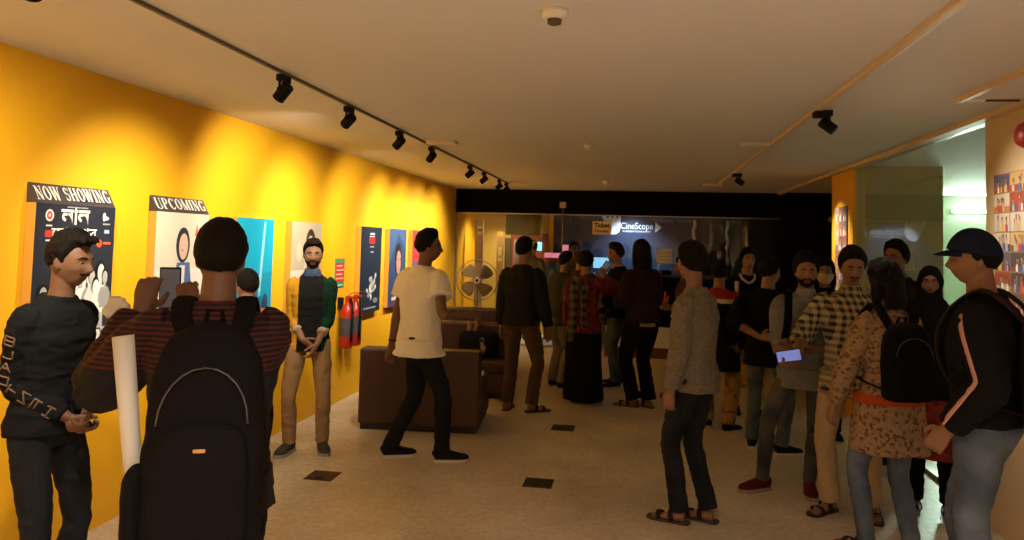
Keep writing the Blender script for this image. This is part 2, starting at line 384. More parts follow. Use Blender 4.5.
def flat_box(x, y, lx, ly, lb):
    t = thing('ceiling_junction_box', lb, 'ceiling box', (x, y, ZC), 0, 'flat white boxes on the ceiling')
    MB().b2((-lx/2, -ly/2, -.03), (lx/2, ly/2, 0), bev=.005).build('box_body', m_white, t)
    MB().b2((-lx/2+.02, -ly/2-.002, -.024), (lx/2-.02, -ly/2+.003, -.008)).build('end_plate', m_trim, t)
flat_box(-1.70, 6.43, .26, .12, 'flat white ceiling box beside the left lighting track, nearer one')
flat_box(-1.68, 10.71, .26, .12, 'tiny flat white ceiling box at the far end of the left track')
flat_box(.95, 6.48, .22, .12, 'flat white ceiling box touching the right lighting track, nearer one')
flat_box(1.0, 10.64, .24, .12, 'tiny flat white ceiling box at the far end of the right track')
def detector(x, y, r, lb, dark=True):
    t = thing('smoke_detector', lb, 'smoke detector', (x, y, ZC), 0, 'round detectors on the ceiling')
    MB().tube([(0, 0, .001), (0, 0, -.012), (0, 0, -.03), (0, 0, -.036)], [r, r, r*.85, r*.6], n=28).build('base', m_white, t, True)
    MB().tube([(0, 0, -.034), (0, 0, -.052), (0, 0, -.056)], [r*.55, r*.5, r*.35], n=24).build('sensor_cap', mat('dark_mesh', (.10, .07, .05), .6) if dark else m_white, t, True)
detector(-.32, 2.8, .052, 'round smoke detector with dark mesh at the top of the ceiling')
detector(-.43, 6.59, .045, 'small round detector in the middle of the ceiling', False)
detector(-.43, 10.37, .045, 'smallest round detector near the black fascia', False)
# surface trunking and linear fitting upper right
tag(MB().b2((1.755, 2.0, ZC-.03), (1.785, 4.57, ZC+.001)).build('cable_trunking', m_trim), 'tan cable trunking on the ceiling at upper right', 'trunking')
t = thing('linear_ceiling_light', 'slim pale linear fitting with dark bar across the upper right ceiling', 'ceiling light', (1.80, 4.62, ZC))
MB().b2((-.02, -.02, -.012), (.12, .02, 0), bev=.003).build('end_cap', mat('pale_diffuser', (.75, .8, .7), .4), t)
MB().b2((.12, -.004, -.012), (.33, .004, 0)).build('dark_bar', mat('dark_bar', (.07, .04, .035), .5), t)
t = thing('alarm_bell', 'dark red round alarm bell high on the cream wall at the right edge', 'alarm bell', (XR, 4.62, 2.33))
MB().tube([(0, 0, 0), (-.03, 0, 0), (-.06, 0, 0), (-.07, 0, 0)], [.075, .075, .055, .02], side=(0, 1, 0), n=28).build('gong', mat('alarm_red', (.28, .02, .015), .4), t, True)
MB().b2((-.02, -.05, -.05), (.0, .05, .05)).build('back_box', m_blk, t)
t = thing('tube_light', 'glowing white tube light on the pale green corridor wall', 'tube light', (4.92, 12.24, 2.30))
MB().b2((-.32, -.03, -.025), (.32, 0, .025), bev=.005).build('fitting', m_white, t)
MB().tube([(-.28, -.045, 0), (.28, -.045, 0)], .02, side=(0, 1, 0), n=16).build('tube', emis('tube_glow', (.80, 1, .88), 45), t, True)
ld = bpy.data.lights.new('tube_lamp', 'AREA'); ld.shape = 'RECTANGLE'; ld.size = .56; ld.size_y = .04; ld.energy = 130; ld.color = (.75, 1, .82)
lo = bpy.data.objects.new('tube_lamp', ld); COL.objects.link(lo); lo.parent = t; lo.location = (0, -.07, 0); lo.rotation_euler = (R(-90), 0, 0)
def downlight(x, y, power, col, lb, r=.07, z=ZC, size=110):
    t = thing('recessed_downlight', lb, 'downlight', (x, y, z))
    MB().ring((0, 0, -.004), r, .012, 'z', 30, 8).build('rim', m_white, t, True)
    MB().tube([(0, 0, -.003), (0, 0, .0)], r-.008, n=24).build('diffuser', emis('warm_diffuser', col, 3), t)
    ld = bpy.data.lights.new('downlight_lamp', 'SPOT'); ld.energy = power; ld.color = col; ld.shadow_soft_size = r; ld.spot_size = R(size); ld.spot_blend = .8
    lo = bpy.data.objects.new('downlight_lamp', ld); COL.objects.link(lo); lo.parent = t; lo.location = (0, 0, -.02)
downlight(.4, -1.6, 470, (1, .88, .74), 'added round fill downlight in the ceiling at the rear end of the hall', size=150)  # this and the next: unseen fill lamps added to brighten floor and ceiling
downlight(-.3, .3, 470, (1, .88, .74), 'added round fill downlight in the ceiling behind the camera', size=150)
downlight(-.1, 14.2, 300, (.75, .85, 1), 'round cool downlight in the ticket room behind the glass')
downlight(-2.4, 13.2, 220, (1, .80, .45), 'added warm downlight for the reflected yellow wall behind the glass')  # added lamp, lights the yellow wall that replaces the reflection
downlight(4.6, 9.6, 110, (.7, 1, .8), 'round downlight in the corridor behind the right-hand glass')
downlight(3.7, 6.4, 70, (1, .85, .6), 'round warm downlight just behind the right-hand glass')

# ------------------------------------------------------------------ poster boxes on the yellow wall
m_side = mat('orange_box_side', (.62, .33, .05), .5)
m_edge = mat('dark_box_edge', (.05, .04, .045), .5)
PX = .055
def poster_box(y0, y1, z0, z1, label, draw, head=None):
    t = thing('poster_box', label, 'poster', (XL+.0015, (y0+y1)/2, z0), 0, 'film posters on the yellow wall')
    W = y1-y0; H = z1-z0
    MB().b2((0, -W/2, 0), (PX, W/2, H), bev=.002).build('box', m_side, t)
    # picture plane faces +X: U runs to +Y (right as seen from the hall is +Y)
    fl = Flat((PX, -W/2, 0), (0, 1, 0), (0, 0, 1)); draw(fl, W, H); fl.build('poster_print', t)
    if head:
        hh = .10; hm = MB()
        hm.add([(0, -W/2, H), (PX, -W/2, H), (0, -W/2+.0, H+hh), (0, W/2, H), (PX, W/2, H), (0, W/2-.0, H+hh)],
               [(0, 1, 2), (3, 5, 4), (1, 4, 5, 2), (0, 2, 5, 3), (0, 3, 4, 1)])
        hp = hm.build('header', m_edge, t)
        V = Vector((-PX, 0, hh)); fl = Flat((PX, -W/2, H), (0, 1, 0), V); Hs = V.length
        tot = sum(serif(c)[0]+.06 for c in head); sx = (W*.90)/tot; x = W*.035; gh = Hs*.68; y0_ = Hs*.16
        for c in head:
            gw, ps = serif(c)
            for p in ps: fl.poly([(x+a*sx, y0_+b*gh) for a, b in p], (.85, .84, .80))
            x += (gw+.06)*sx
        fl.build('lettering', hp)
    return t
SK, DK, WH, GY = (.45, .28, .18), (.01, .01, .012), (.8, .8, .78), (.35, .36, .4)
def d_now(f, W, H):
    f.rect(0, 0, W, H, (.018, .022, .04)); f.rect(.0, .0, W, .16, (.62, .64, .66))
    for i in range(5): f.rect(.03, .03+i*.022, W*(.9-.1*(i % 2)), .036+i*.022, (.25, .28, .35))
    f.text(W*.47, H-.065, 'লাল', .115, WH, .003); f.text(W*.47, H-.155, 'েমারেগর', .095, WH, .0); f.text(W*.40, H-.235, 'ঝুঁিট', .07, (.6, .03, .02), .003)
    f.oval(.09, H-.06, .028, .030, WH); f.oval(.09, H-.06, .019, .021, (.7, .05, .04)); f.oval(.09, H-.06, .008, .009, WH)
    f.rect(.07, H-.115, .11, H-.108, WH); f.rect(.065, H-.17, .115, H-.135, (.6, .04, .04)); f.rect(.07, H-.19, .11, H-.182, WH)
    f.rect(W*.36, H-.016, W*.62, H-.010, GY)
    f.oval(W-.09, H-.055, .012, .024, WH); f.oval(W-.075, H-.062, .022, .011, WH); f.rect(W-.10, H-.098, W-.04, H-.09, GY); f.rect(W-.085, H-.145, W-.045, H-.125, (.35, .45, .7))
    f.oval(W-.12, H-.20, .022, .022, (.8, .1, .03)); f.rect(W-.09, H-.205, W-.03, H-.192, (.7, .12, .05))
    G = [(.62, .62, .62), (.42, .43, .45), (.75, .75, .74), (.3, .31, .33)]
    rr = random.Random(3)
    for i in range(11): f.person(W*(.38+.05*i)+rr.uniform(-.01, .01), .28+rr.uniform(0, .12), rr.uniform(.16, .30), G[i % 3], DK, G[(i+1) % 4], .8)
    for i in range(4): f.rect(W*(.5+.1*i), .30, W*(.52+.1*i), .42, WH)
    f.rect(W*.3, .165, W, .285, (.45, .46, .48))
    for i in range(3): f.person(W*(.42+.2*i), .168, .115, (.7, .7, .69), DK, (.2, .2, .22), 1.5)
    for i in range(3): f.person(W*(.12+.12*i), .30, .24, G[(i+1) % 3], DK, G[i % 4], .9)
def d_up(f, W, H):
    f.rect(0, 0, W, H, (.66, .62, .52)); f.rect(.01, .01, W-.01, H*.62, (.72, .72, .70))
    f.oval(W*.5, H*.78, .075, .115, (.03, .03, .05)); f.oval(W*.51, H*.77, .05, .085, (.62, .45, .36)); f.poly([(W*.33, H*.48), (W*.69, H*.48), (W*.64, H*.66), (W*.40, H*.66)], (.08, .14, .33))
    f.rect(W*.45, H*.5, W*.55, H*.64, (.7, .7, .75)); f.oval(W*.49, H*.745, .012, .005, (.5, .1, .1))
    f.oval(W*.30, H*.47, .055, .07, (.05, .05, .07)); f.oval(W*.30, H*.46, .038, .055, (.65, .5, .42)); f.poly([(W*.18, H*.28), (W*.44, H*.28), (W*.38, H*.40), (W*.22, H*.40)], (.5, .1, .12))
    f.poly([(W*.3, H*.05), (W*.7, H*.08), (W*.62, H*.3), (W*.36, H*.3)], (.12, .22, .5)); f.oval(W*.5, H*.33, .05, .06, (.08, .10, .22))
    f.poly([(W*.72, H*.85), (W*.76, H*.93), (W*.78, H*.86), (W*.84, H*.9), (W*.78, H*.80)], (.75, .12, .05)); f.rect(W*.15, H*.6, W*.27, H*.61, GY); f.rect(W*.15, H*.58, W*.24, H*.585, GY)
def d_blue(f, W, H):
    f.rect(0, 0, W, H, (.01, .28, .50)); f.rect(0, H*.55, W, H, (.01, .36, .60)); f.poly([(0, 0), (W, 0), (W, H*.25), (W*.3, H*.18), (0, H*.3)], (.01, .10, .28))
    f.poly([(W*.60, H*.35), (W*.68, H*.36), (W*.78, H*.98), (W*.72, H*.98)], (.25, .62, .75)); f.oval(W*.45, H*.4, .1, .17, (.02, .2, .4)); f.oval(W*.82, H*.25, .05, .12, (.03, .06, .14))
    
    f.rect(W*.1, .03, W*.9, .05, (.4, .6, .7)); f.rect(W*.2, .07, W*.7, .085, (.4, .6, .7)); pass
def d_beige(f, W, H):
    f.rect(0, 0, W, H, (.52, .44, .33)); f.rect(0, 0, W, H*.55, (.70, .66, .60)); f.oval(W*.62, H*.80, .10, .13, (.05, .035, .03)); f.oval(W*.62, H*.77, .07, .10, (.55, .38, .26))
    f.poly([(W*.35, H*.42), (W*.92, H*.42), (W*.84, H*.66), (W*.44, H*.66)], (.62, .55, .5)); f.rect(W*.1, H*.1, W*.7, H*.13, (.3, .2, .15)); f.rect(W*.1, H*.2, W*.55, H*.22, (.5, .1, .08)); f.oval(W*.25, H*.72, .05, .09, (.66, .58, .45))
def d_dark(f, W, H):
    f.rect(0, 0, W, H, (.015, .03, .06)); f.rect(W*.38, H*.80, W*.66, H*.88, (.55, .03, .03)); f.rect(W*.4, H*.885, W*.64, H*.895, WH); f.rect(W*.4, H*.91, W*.64, H*.93, (.6, .6, .6)); f.rect(W*.42, H*.76, W*.62, H*.775, GY); f.rect(W*.45, H*.70, W*.6, H*.71, WH)
    rr = random.Random(5)
    for i in range(26): f.oval(W*.55+rr.gauss(0, .07), H*.28+rr.gauss(0, .06), rr.uniform(.012, .04), rr.uniform(.015, .045), rr.choice([(.75, .75, .74), (.5, .52, .55), (.3, .33, .4)]), 7, rr.uniform(0, 3))
    f.oval(W*.75, H*.13, .08, .03, (.25, .27, .32)); f.rect(W*.2, H*.04, W*.8, H*.06, GY)
def d_face(f, W, H):
    f.rect(0, 0, W, H, (.03, .06, .16)); f.poly([(0, H*.5), (W*.5, H*.95), (W, H*.7), (W, H), (0, H)], (.05, .10, .25)); f.oval(W*.52, H*.6, .13, .2, (.02, .015, .03)); f.oval(W*.56, H*.56, .09, .15, (.42, .24, .2)); f.oval(W*.5, H*.6, .02, .008, DK); f.oval(W*.66, H*.6, .02, .008, DK)
    f.oval(W*.58, H*.48, .03, .008, (.4, .05, .05)); f.poly([(W*.1, 0), (W*.95, 0), (W*.85, H*.33), (W*.35, H*.33)], (.12, .05, .14)); f.rect(W*.2, H*.08, W*.8, H*.12, (.6, .6, .65))
def d_red(f, W, H):
    f.rect(0, 0, W, H, (.10, .10, .28)); f.rect(0, H*.55, W, H, (.45, .04, .05)); f.rect(W*.2, H*.78, W*.8, H*.85, WH); f.person(W*.5, H*.12, .45, (.5, .3, .22), DK, (.55, .5, .5)); f.oval(W*.3, H*.4, .07, .11, (.2, .3, .6)); f.rect(W*.1, H*.03, W*.9, H*.07, GY)
poster_box(3.29, 3.865, .85, 1.79, 'dark poster headed NOW SHOWING, behind the man in the lettered sweatshirt', d_now, 'NOW SHOWING')
poster_box(4.24, 4.82, .85, 1.79, 'pale poster headed UPCOMING with a woman drawn in blue', d_up, 'UPCOMING')
poster_box(5.19, 5.77, .85, 1.79, 'bright blue poster right of the head of the man with the backpack', d_blue)
poster_box(6.10, 6.72, .85, 1.79, 'beige poster with a dark-haired face behind the man in the yellow and black jumper', d_beige)
poster_box(7.76, 8.42, .85, 1.79, 'dark navy poster with red block above the fire extinguishers', d_dark)
poster_box(8.71, 9.37, .85, 1.79, 'deep blue poster with a face, left of the man in the white T-shirt', d_face)
poster_box(9.65, 10.31, .85, 1.79, 'red and blue poster half hidden by the white T-shirt man', d_red)
t = thing('wall_sign', 'small red and green notice on the yellow wall above the extinguishers', 'sign', (XL, 7.32, 1.16))
MB().b2((0, -.12, 0), (.008, .12, .29), bev=.002).build('sign_plate', mat('sign_green', (.06, .30, .16), .5), t)
fl = Flat((.0085, -.12, 0), (0, 1, 0), (0, 0, 1)); fl.rect(.012, .06, .228, .25, (.62, .05, .03))
for i in range(4): fl.rect(.03, .085+i*.042, .21-.03*(i % 2), .098+i*.042, (.75, .55, .45))
fl.rect(.03, .02, .2, .03, WH); fl.build('sign_print', t)

m_red = mat('extinguisher_red', (.38, .018, .010), .35)
def extinguisher(y, lb):
    t = thing('fire_extinguisher', lb, 'fire extinguisher', (XL+.10, y, .56), 0, 'fire extinguishers on the yellow wall')
    b = MB().tube([(0, 0, 0), (0, 0, .02), (0, 0, .36), (0, 0, .40), (0, 0, .43), (0, 0, .46)], [.055, .068, .068, .055, .03, .022], n=28).build('cylinder', m_red, t, True)
    MB().tube([(0, 0, .12), (0, 0, .30)], .0695, n=28, cap=False).build('label_band', mat('extinguisher_label', (.05, .05, .06), .5), b, True)
    MB().tube([(0, 0, .46), (0, 0, .50)], .022, n=16).b2((-.02, -.015, .49), (.07, .015, .515), bev=.003).build('valve', m_red, t)
    MB().tube([(0, 0, .515), (.05, 0, .55), (.10, 0, .56)], [(.012, .004)]*3, side=(0, 1, 0)).build('handle', m_red, t)
    MB().tube([(.02, 0, .50), (.06, -.04, .48), (.075, -.05, .36), (.07, -.05, .18), (.07, -.045, .08)], [.009]*4+[.014], n=10).build('hose', m_blk, t, True)
    MB().b2((-.10, -.02, .38), (-.05, .02, .50)).build('wall_bracket', m_blk, t)
extinguisher(7.33, 'left one of two red fire extinguishers on the yellow wall')
extinguisher(7.55, 'right one of two red fire extinguishers, beside the navy poster')

# photo collages: printed grids of small pictures
def collage(O, U, W, H, nx, ny, name, lb, seed, th):
    rr = random.Random(seed); U = Vector(U); N = U.cross(Vector((0, 0, 1)))
    t = thing(name, lb, 'photo collage', O)
    MB().add([tuple(U*a+N*b+Vector((0, 0, c))) for a in (0, W) for b in (0, th) for c in (0, H)], [(0, 1, 3, 2), (4, 6, 7, 5), (0, 4, 5, 1), (2, 3, 7, 6), (0, 2, 6, 4), (1, 5, 7, 3)]).build('backing_board', mat('collage_board', (.30, .22, .16), .5), t)
    f = Flat(tuple(N*th), U, (0, 0, 1)); cw, ch = W/nx, H/ny; g = .004
    BG = [(.55, .22, .05), (.10, .08, .09), (.60, .40, .18), (.25, .12, .10), (.62, .55, .48), (.35, .08, .05), (.12, .12, .2)]
    for j in range(ny):
        for i in range(nx):
            x, y = i*cw, j*ch; f.z = .0012; f.rect(x+g, y+g, x+cw-g, y+ch-g, rr.choice(BG))
            f.rect(x+g, y+g, x+cw-g, y+ch*rr.uniform(.2, .4), rr.choice(BG))
            for k in range(rr.randint(4, 7)):
                px = x+cw*rr.uniform(.16, .84); f.person(px, y+g, ch*rr.uniform(.55, .9), rr.choice([SK, (.6, .42, .3)]), DK, rr.choice([(.6, .1, .08), WH, (.7, .45, .1), (.1, .15, .4), (.5, .45, .42)]), .55)
    f.build('photo_prints', t)
collage((XR-.001, 5.03, .75), (0, -1, 0), 1.6, 1.39, 8, 12, 'photo_collage', 'grid of small orange photographs on the cream wall at the right edge', 4, .012)
collage((XR-.001, 8.80, 1.05), (0, -1, 0), .47, 1.08, 3, 7, 'photo_collage', 'narrow strip of photographs on the yellow pillar', 9, .012)

# ------------------------------------------------------------------ sofas
m_lea = mat('brown_leatherette', (.050, .019, .012), .42, bump=.12, bscale=90, var=.15, vscale=3)
m_lea_d = mat('dark_plinth', (.012, .008, .007), .6)
def sofa(loc, rz, W, D, Hb, Hs, lb, arms=(1, 1), nseat=2):
    t = thing('sofa', lb, 'sofa', loc, rz, 'brown leatherette box sofas')
    MB().b2((-W/2+.02, .02, 0), (W/2-.02, D-.02, .05)).build('plinth', m_lea_d, t)
    MB().b2((-W/2, 0, .05), (W/2, .20, Hb), bev=.022).build('backrest', m_lea, t)
    MB().b2((-W/2, .20, .05), (W/2, D, Hs-.12), bev=.012).build('base', m_lea, t)
    aw = .16; x0 = -W/2+(aw if arms[0] else 0); x1 = W/2-(aw if arms[1] else 0)
    for i in range(nseat):
        w_ = (x1-x0)/nseat; MB().b2((x0+i*w_+.004, .205, Hs-.12), (x0+(i+1)*w_-.004, D-.0, Hs), bev=.03).build('seat_cushion', m_lea, t, True)
    for s, a in ((-1, arms[0]), (1, arms[1])):
        if a: MB().b2((s*(W/2-aw), .19, .05), (s*W/2, D, Hs+.14), bev=.02).build('arm', m_lea, t)
    return t
s1 = sofa((-1.85, 6.46, 0), R(5), 1.06, .86, .70, .40, 'brown box sofa seen from behind, next to the man in the white T-shirt', (1, 0), 1)
s2 = sofa((-2.03, 8.88, 0), R(180), 1.36, .86, .72, .38, 'brown sofa facing the camera with a black bag on its seat', (0, 0), 2)
s3 = sofa((-2.15, 10.0, 0), R(180), 1.1, .8, .79, .40, 'brown sofa furthest back, only its backrest showing by the fan', (0, 0), 2)
p = thing('folded_paper', 'folded white paper lying on the seat end of the nearest sofa', 'paper', (-1.52, 7.18, .402), R(8))
MB().b2((-.10, -.12, 0), (.10, .12, .006)).b2((-.095, -.115, .006), (.10, .10, .014)).build('sheets', mat('white_paper', (.7, .68, .66), .8), p)
bg = thing('shoulder_bag', 'black bag with its brown strap over the backrest of the middle sofa', 'bag', (-1.72, 8.38, .385), R(0))
MB().box((0, 0, .14), (.44, .20, .28), bev=.06).build('bag_body', cloth('black_canvas', (.012, .011, .011)), bg, True)
MB().tube([(-.12, -.02, .27), (-.13, .12, .36), (-.12, .32, .345), (-.10, .38, .36)], [(.02, .004)]*4, side=(1, 0, 0)).tube([(-.05, -.02, .27), (-.05, .12, .36), (-.04, .32, .345)], [(.02, .004)]*3, side=(1, 0, 0)).build('strap', mat('strap_brown', (.16, .06, .035), .5), bg, True)
MB().tube([(.06, -.10, .04), (.07, -.115, .12), (.05, -.10, .20), (.09, -.06, .27)], [(.02, .012), (.035, .012), (.025, .012), (.01, .008)], side=(1, 0, 0)).build('scarf', pattern('scarf_print', 'floral', (.5, .42, .3), (.05, .04, .04), 40), bg, True)

# ------------------------------------------------------------------ pedestal fan
def fan(loc, hz, r, rz):
    t = thing('pedestal_fan', 'grey pedestal fan with four blades in front of the glass', 'fan', loc, rz)
    mg = mat('fan_grey', (.16, .15, .12), .4); mb_ = mat('fan_blade', (.17, .125, .06), .45)
    MB().tube([(0, 0, 0), (0, 0, .02), (0, 0, .045), (0, 0, .06)], [.19, .19, .12, .03], n=32).build('base', mg, t, True)
    MB().tube([(0, 0, .05), (0, 0, hz-.10)], .016, n=12).build('pole', mg, t, True)
    MB().tube([(0, .20, hz), (0, .17, hz), (0, .06, hz), (0, .02, hz)], [.03, .065, .07, .05], side=(1, 0, 0), n=20).b2((-.03, .06, hz-.14), (.03, .14, hz-.04), bev=.01).build('motor_housing', mg, t, True)
    for k in range(4):
        a0 = R(38+90*k); vs = []; nr, na = 8, 8
        for layer in (0, 1):
            for i in range(nr+1):
                rr = .045+(r*.86-.045)*i/nr; half = .17+.30*sin(pi*min(1, (i+.6)/nr*.78))
                for j in range(na+1):
                    th = a0+half*(2*j/na-1)*1.15+.12*i/nr; yy = -.01-.022*(j/na-.5)*2-.003*layer
                    vs.append((rr*cos(th), yy, hz+rr*sin(th)))
        n1 = (nr+1)*(na+1); q = lambda l, i, j: l*n1+i*(na+1)+j; fs = []
        for i in range(nr):
            for j in range(na): fs += [(q(0, i, j), q(0, i, j+1), q(0, i+1, j+1), q(0, i+1, j)), (q(1, i, j), q(1, i+1, j), q(1, i+1, j+1), q(1, i, j+1))]
        for i in range(nr): fs += [(q(0, i, 0), q(0, i+1, 0), q(1, i+1, 0), q(1, i, 0)), (q(0, i, na), q(1, i, na), q(1, i+1, na), q(0, i+1, na))]
        for j in range(na): fs += [(q(0, 0, j), q(1, 0, j), q(1, 0, j+1), q(0, 0, j+1)), (q(0, nr, j), q(0, nr, j+1), q(1, nr, j+1), q(1, nr, j))]
        m_ = MB(); m_.add(vs, fs); m_.build('blade', mb_, t, True)
    MB().tube([(0, .03, hz), (0, -.03, hz), (0, -.045, hz)], [.05, .05, .035], side=(1, 0, 0), n=24).build('hub', mat('fan_hub', (.45, .42, .36), .4), t, True)
    g = MB(); g.ring((0, 0, hz), r, .007, 'y', 56, 6); g.ring((0, -.055, hz), .065, .005, 'y', 32, 6)
    for rr in (.35, .6, .82): g.ring((0, -.055+.03*rr**2, hz), r*rr, .0012, 'y', 48, 4)
    for k in range(40):
        a = 2*pi*k/40
        for s in (-1, 1): g.tube([(.06*cos(a), s*.055, hz+.06*sin(a)), (.6*r*cos(a), s*.052, hz+.6*r*sin(a)), (r*cos(a), 0, hz+r*sin(a))], .0011, n=4, cap=False)
    g.build('cage', mat('fan_wire', (.30, .27, .2), .4, metal=.5), t)
    MB().tube([(0, -.056, hz), (0, -.062, hz)], .05, side=(1, 0, 0), n=28).tube([(0, -.062, hz), (0, -.064, hz)], .022, side=(1, 0, 0), n=20, k=1).build('badge', [mat('fan_badge', (.5, .47, .4), .4), m_blk], t)
fan((-2.31, 11.0, 0), 1.095, .30, R(8))

# ------------------------------------------------------------------ floor plates
m_plate = mat('bronze_floor_plate', (.035, .022, .014), .45, metal=.3)
for x, y, lb in ((-2.13, 5.11, 'dark square floor plate at lower left, between backpack and striding man'), (-.645, 5.32, 'dark square floor plate nearest the camera, in the middle of the open floor'), (-.63, 6.95, 'dark square floor plate further back, in front of the brown-trousered man')):
    t = thing('floor_outlet', lb, 'floor plate', (x, y, .0), 0, 'dark floor plates')
    MB().b2((-.10, -.10, .0), (.10, .10, .006), bev=.002).build('plate', m_plate, t)
    MB().b2((-.075, -.075, .004), (.075, .075, .008), bev=.002).build('lid', m_plate, t); MB().b2((-.02, -.07, .007), (.02, -.055, .010)).build('lid_tab', m_blk, t)

# ------------------------------------------------------------------ counter in front of the glass, signs, what stands behind the glass
t = thing('ticket_counter', 'black counter front with white band, brown plinth and a red handprint', 'counter', (.42, 11.55, 0))
MB().b2((-.88, .02, 0), (.9, .45, .16)).build('plinth', mat('counter_brown', (.16, .07, .045), .5), t)
MB().b2((-.86, .0, .16), (.88, .46, .47), bev=.01).build('white_band', mat('counter_white', (.85, .88, .88), .35), t)
MB().b2((-.88, -.005, .47), (.9, .47, 1.20)).build('front_panel', m_black, t)
MB().b2((-.90, -.02, 1.20), (.92, .49, 1.235), bev=.005).build('worktop', mat('counter_top', (.02, .02, .022), .3), t)
fl = Flat((-.10, -.006, .74), (1, 0, 0), (0, 0, 1)); rc = (.85, .13, .05)
fl.oval(.075, .06, .062, .07, rc, 18); fl.rect(.03, .05, .125, .12, rc)
for x0, x1, hh in ((.035, .01, .22), (.065, .055, .27), (.095, .105, .26), (.125, .15, .2)): fl.poly([(x0-.014, .09), (x0+.014, .09), (x1+.011, hh), (x1-.011, hh)], rc)
fl.poly([(.03, .03), (.05, .08), (-.01, .13), (-.025, .11)], rc); fl.build('handprint', t)
fl = Flat((-.10, -.006, .74), (1, 0, 0), (0, 0, 1)); fl.oval(.20, -.10, .018, .018, (.6, .6, .6)); fl.build('white_dot', t)
def monitor(x, y, z, w_, h_, face, lb, col, s_):
    t = thing('computer_monitor', lb, 'monitor', (x, y, z), 0)
    MB().b2((-w_/2, 0, .08), (w_/2, .03, .08+h_), bev=.005).build('casing', m_blk, t); MB().b2((-.02, .01, .01), (.02, .03, .1)).b2((-.09, -.04, 0), (.09, .08, .012)).build('stand', m_blk, t)
    MB().b2((-w_/2+.01, -.002, .09), (w_/2-.01, .001, .07+h_)).build('screen', emis(lb[:6]+'_screen', col, s_), t)
for x, lb, w_ in ((.16, 'black cash drawer box on the left of the counter', .2), (.44, 'black receipt printer on the counter', .16)):
    b = thing('counter_device', lb, 'counter device', (x, 11.75, 1.235)); MB().b2((-w_/2, -.08, 0), (w_/2, .08, .07), bev=.012).build('casing', m_blk, b); MB().b2((-w_/4, -.05, .068), (w_/4, .05, .075)).build('lid', m_darkin, b)
def board_on_glass(x0, x1, z0, z1, c, name, lb, cat):
    t = thing(name, lb, cat, (x0, YB+.012, z0)); MB().b2((0, 0, 0), (x1-x0, .004, z1-z0)).build('sheet', mat('paper_'+name, c, .7), t); return t
k = board_on_glass(-.71, -.41, 1.83, 2.04, (.95, .80, .55), 'ticket_counter_sign', 'tan paper sign reading Ticket Counter on the glass', 'sign')
k['label'] = 'tan paper sign reading Ticket Counter on the glass'
fl = Flat((0, -.0005, 0), (1, 0, 0), (0, 0, 1)); fl.text(.15, .145, 'Ticket', .095, DK, .004); fl.text(.15, .055, 'Counter', .066, (.12, .05, .02), .002); fl.build('lettering', k)
k = board_on_glass(.31, .56, 1.40, 1.63, (.82, .84, .92), 'paper_notice', 'white paper notice on the glass behind the man in the grey sweatshirt', 'notice')
fl = Flat((0, -.0005, 0), (1, 0, 0), (0, 0, 1))
for i in range(3): fl.rect(.02, .05+i*.055, .23, .056+i*.055, (.2, .2, .25))
fl.build('printed_lines', k)
t = thing('cinema_sign', 'white CineScope lettering with open hand emblem on the navy wall', 'sign', (0, 14.6, 0))
lw = (.72, .76, .82); fl = Flat((0, -.004, 0), (1, 0, 0), (0, 0, 1))
fl.text(-.01, 2.035, 'CineScope', .17, lw, .0, .83)
fl.text(-.01, 1.935, 'C I N E M A T O G R A P H Y', .042, lw, .001, .98)
fl.poly([(.335, 2.12), (.455, 2.02), (.335, 1.925)], lw); fl.build('lettering', t)
fl = Flat((0, -.004, 0), (1, 0, 0), (0, 0, 1))
fl.poly([(-.70, 2.27), (-.31, 2.27), (-.315, 2.0), (-.34, 1.92), (-.40, 1.875), (-.48, 1.87), (-.53, 1.92)], lw)
for x, a in ((-.66, -.12), (-.56, -.05), (-.45, 0), (-.35, .04)): fl.poly([(x-.035, 2.24), (x+.04, 2.24), (x+.03+a, 2.45), (x-.02+a, 2.45)], lw)
for i, x in enumerate((-.56, -.47, -.38)): fl.poly([(x-.03, 2.25), (x+.03, 2.25), (x+.02, 2.19), (x-.012, 2.185)], (.05, .07, .13))
fl.build('hand_emblem', t)
# displays and panels behind the glass on the left
def standee(x, y, w_, h_, lb, cols, name='narrow_panel', cat='banner', z0=0.02):
    t = thing(name, lb, cat, (x, y, 0)); MB().b2((-w_/2, 0, 0), (w_/2, .10, z0+.03), bev=.004).build('base', m_alu, t); MB().b2((-w_/2, .03, z0+.03), (w_/2, .045, h_)).build('panel', mat('banner_back', (.3, .3, .3), .6), t)
    fl = Flat((-w_/2, .029, z0+.03), (1, 0, 0), (0, 0, 1)); H_ = h_-z0-.03; rr = random.Random(int(x*100)); fl.rect(0, 0, w_, H_, cols[0])
    for i in range(9): a = rr.uniform(0, .9)*H_; fl.rect(w_*rr.uniform(.05, .3), a, w_*rr.uniform(.6, .95), a+H_*rr.uniform(.02, .09), rr.choice(cols[1:]))
    fl.build('print', t)
standee(-2.72, 13.0, .14, 2.05, 'narrow purple and orange panel added as a picture reflection in the glass, above the fan', [(.35, .28, .45), (.6, .3, .12), (.12, .1, .4), (.7, .65, .5)])  # added panel, its print stands in for pictures reflected in the glass
standee(-2.40, 13.3, .13, 1.85, 'narrow orange-brown panel behind the glass, right of the purple one', [(.42, .25, .08), (.6, .45, .2), (.3, .15, .05)])
standee(-2.24, 13.2, .12, 1.75, 'narrow grey panel behind the glass, between orange and white panels', [(.18, .17, .15), (.3, .28, .24), (.1, .1, .1)])
standee(-2.08, 13.25, .12, 1.72, 'narrow white banner behind the glass, left of the man in the black sweater', [(.5, .5, .52), (.3, .3, .4), (.65, .62, .6)])
t = thing('framed_noticeboard', 'brick-red framed board behind the glass above the dark sweater man', 'noticeboard', (-1.98, 13.89, 1.05))
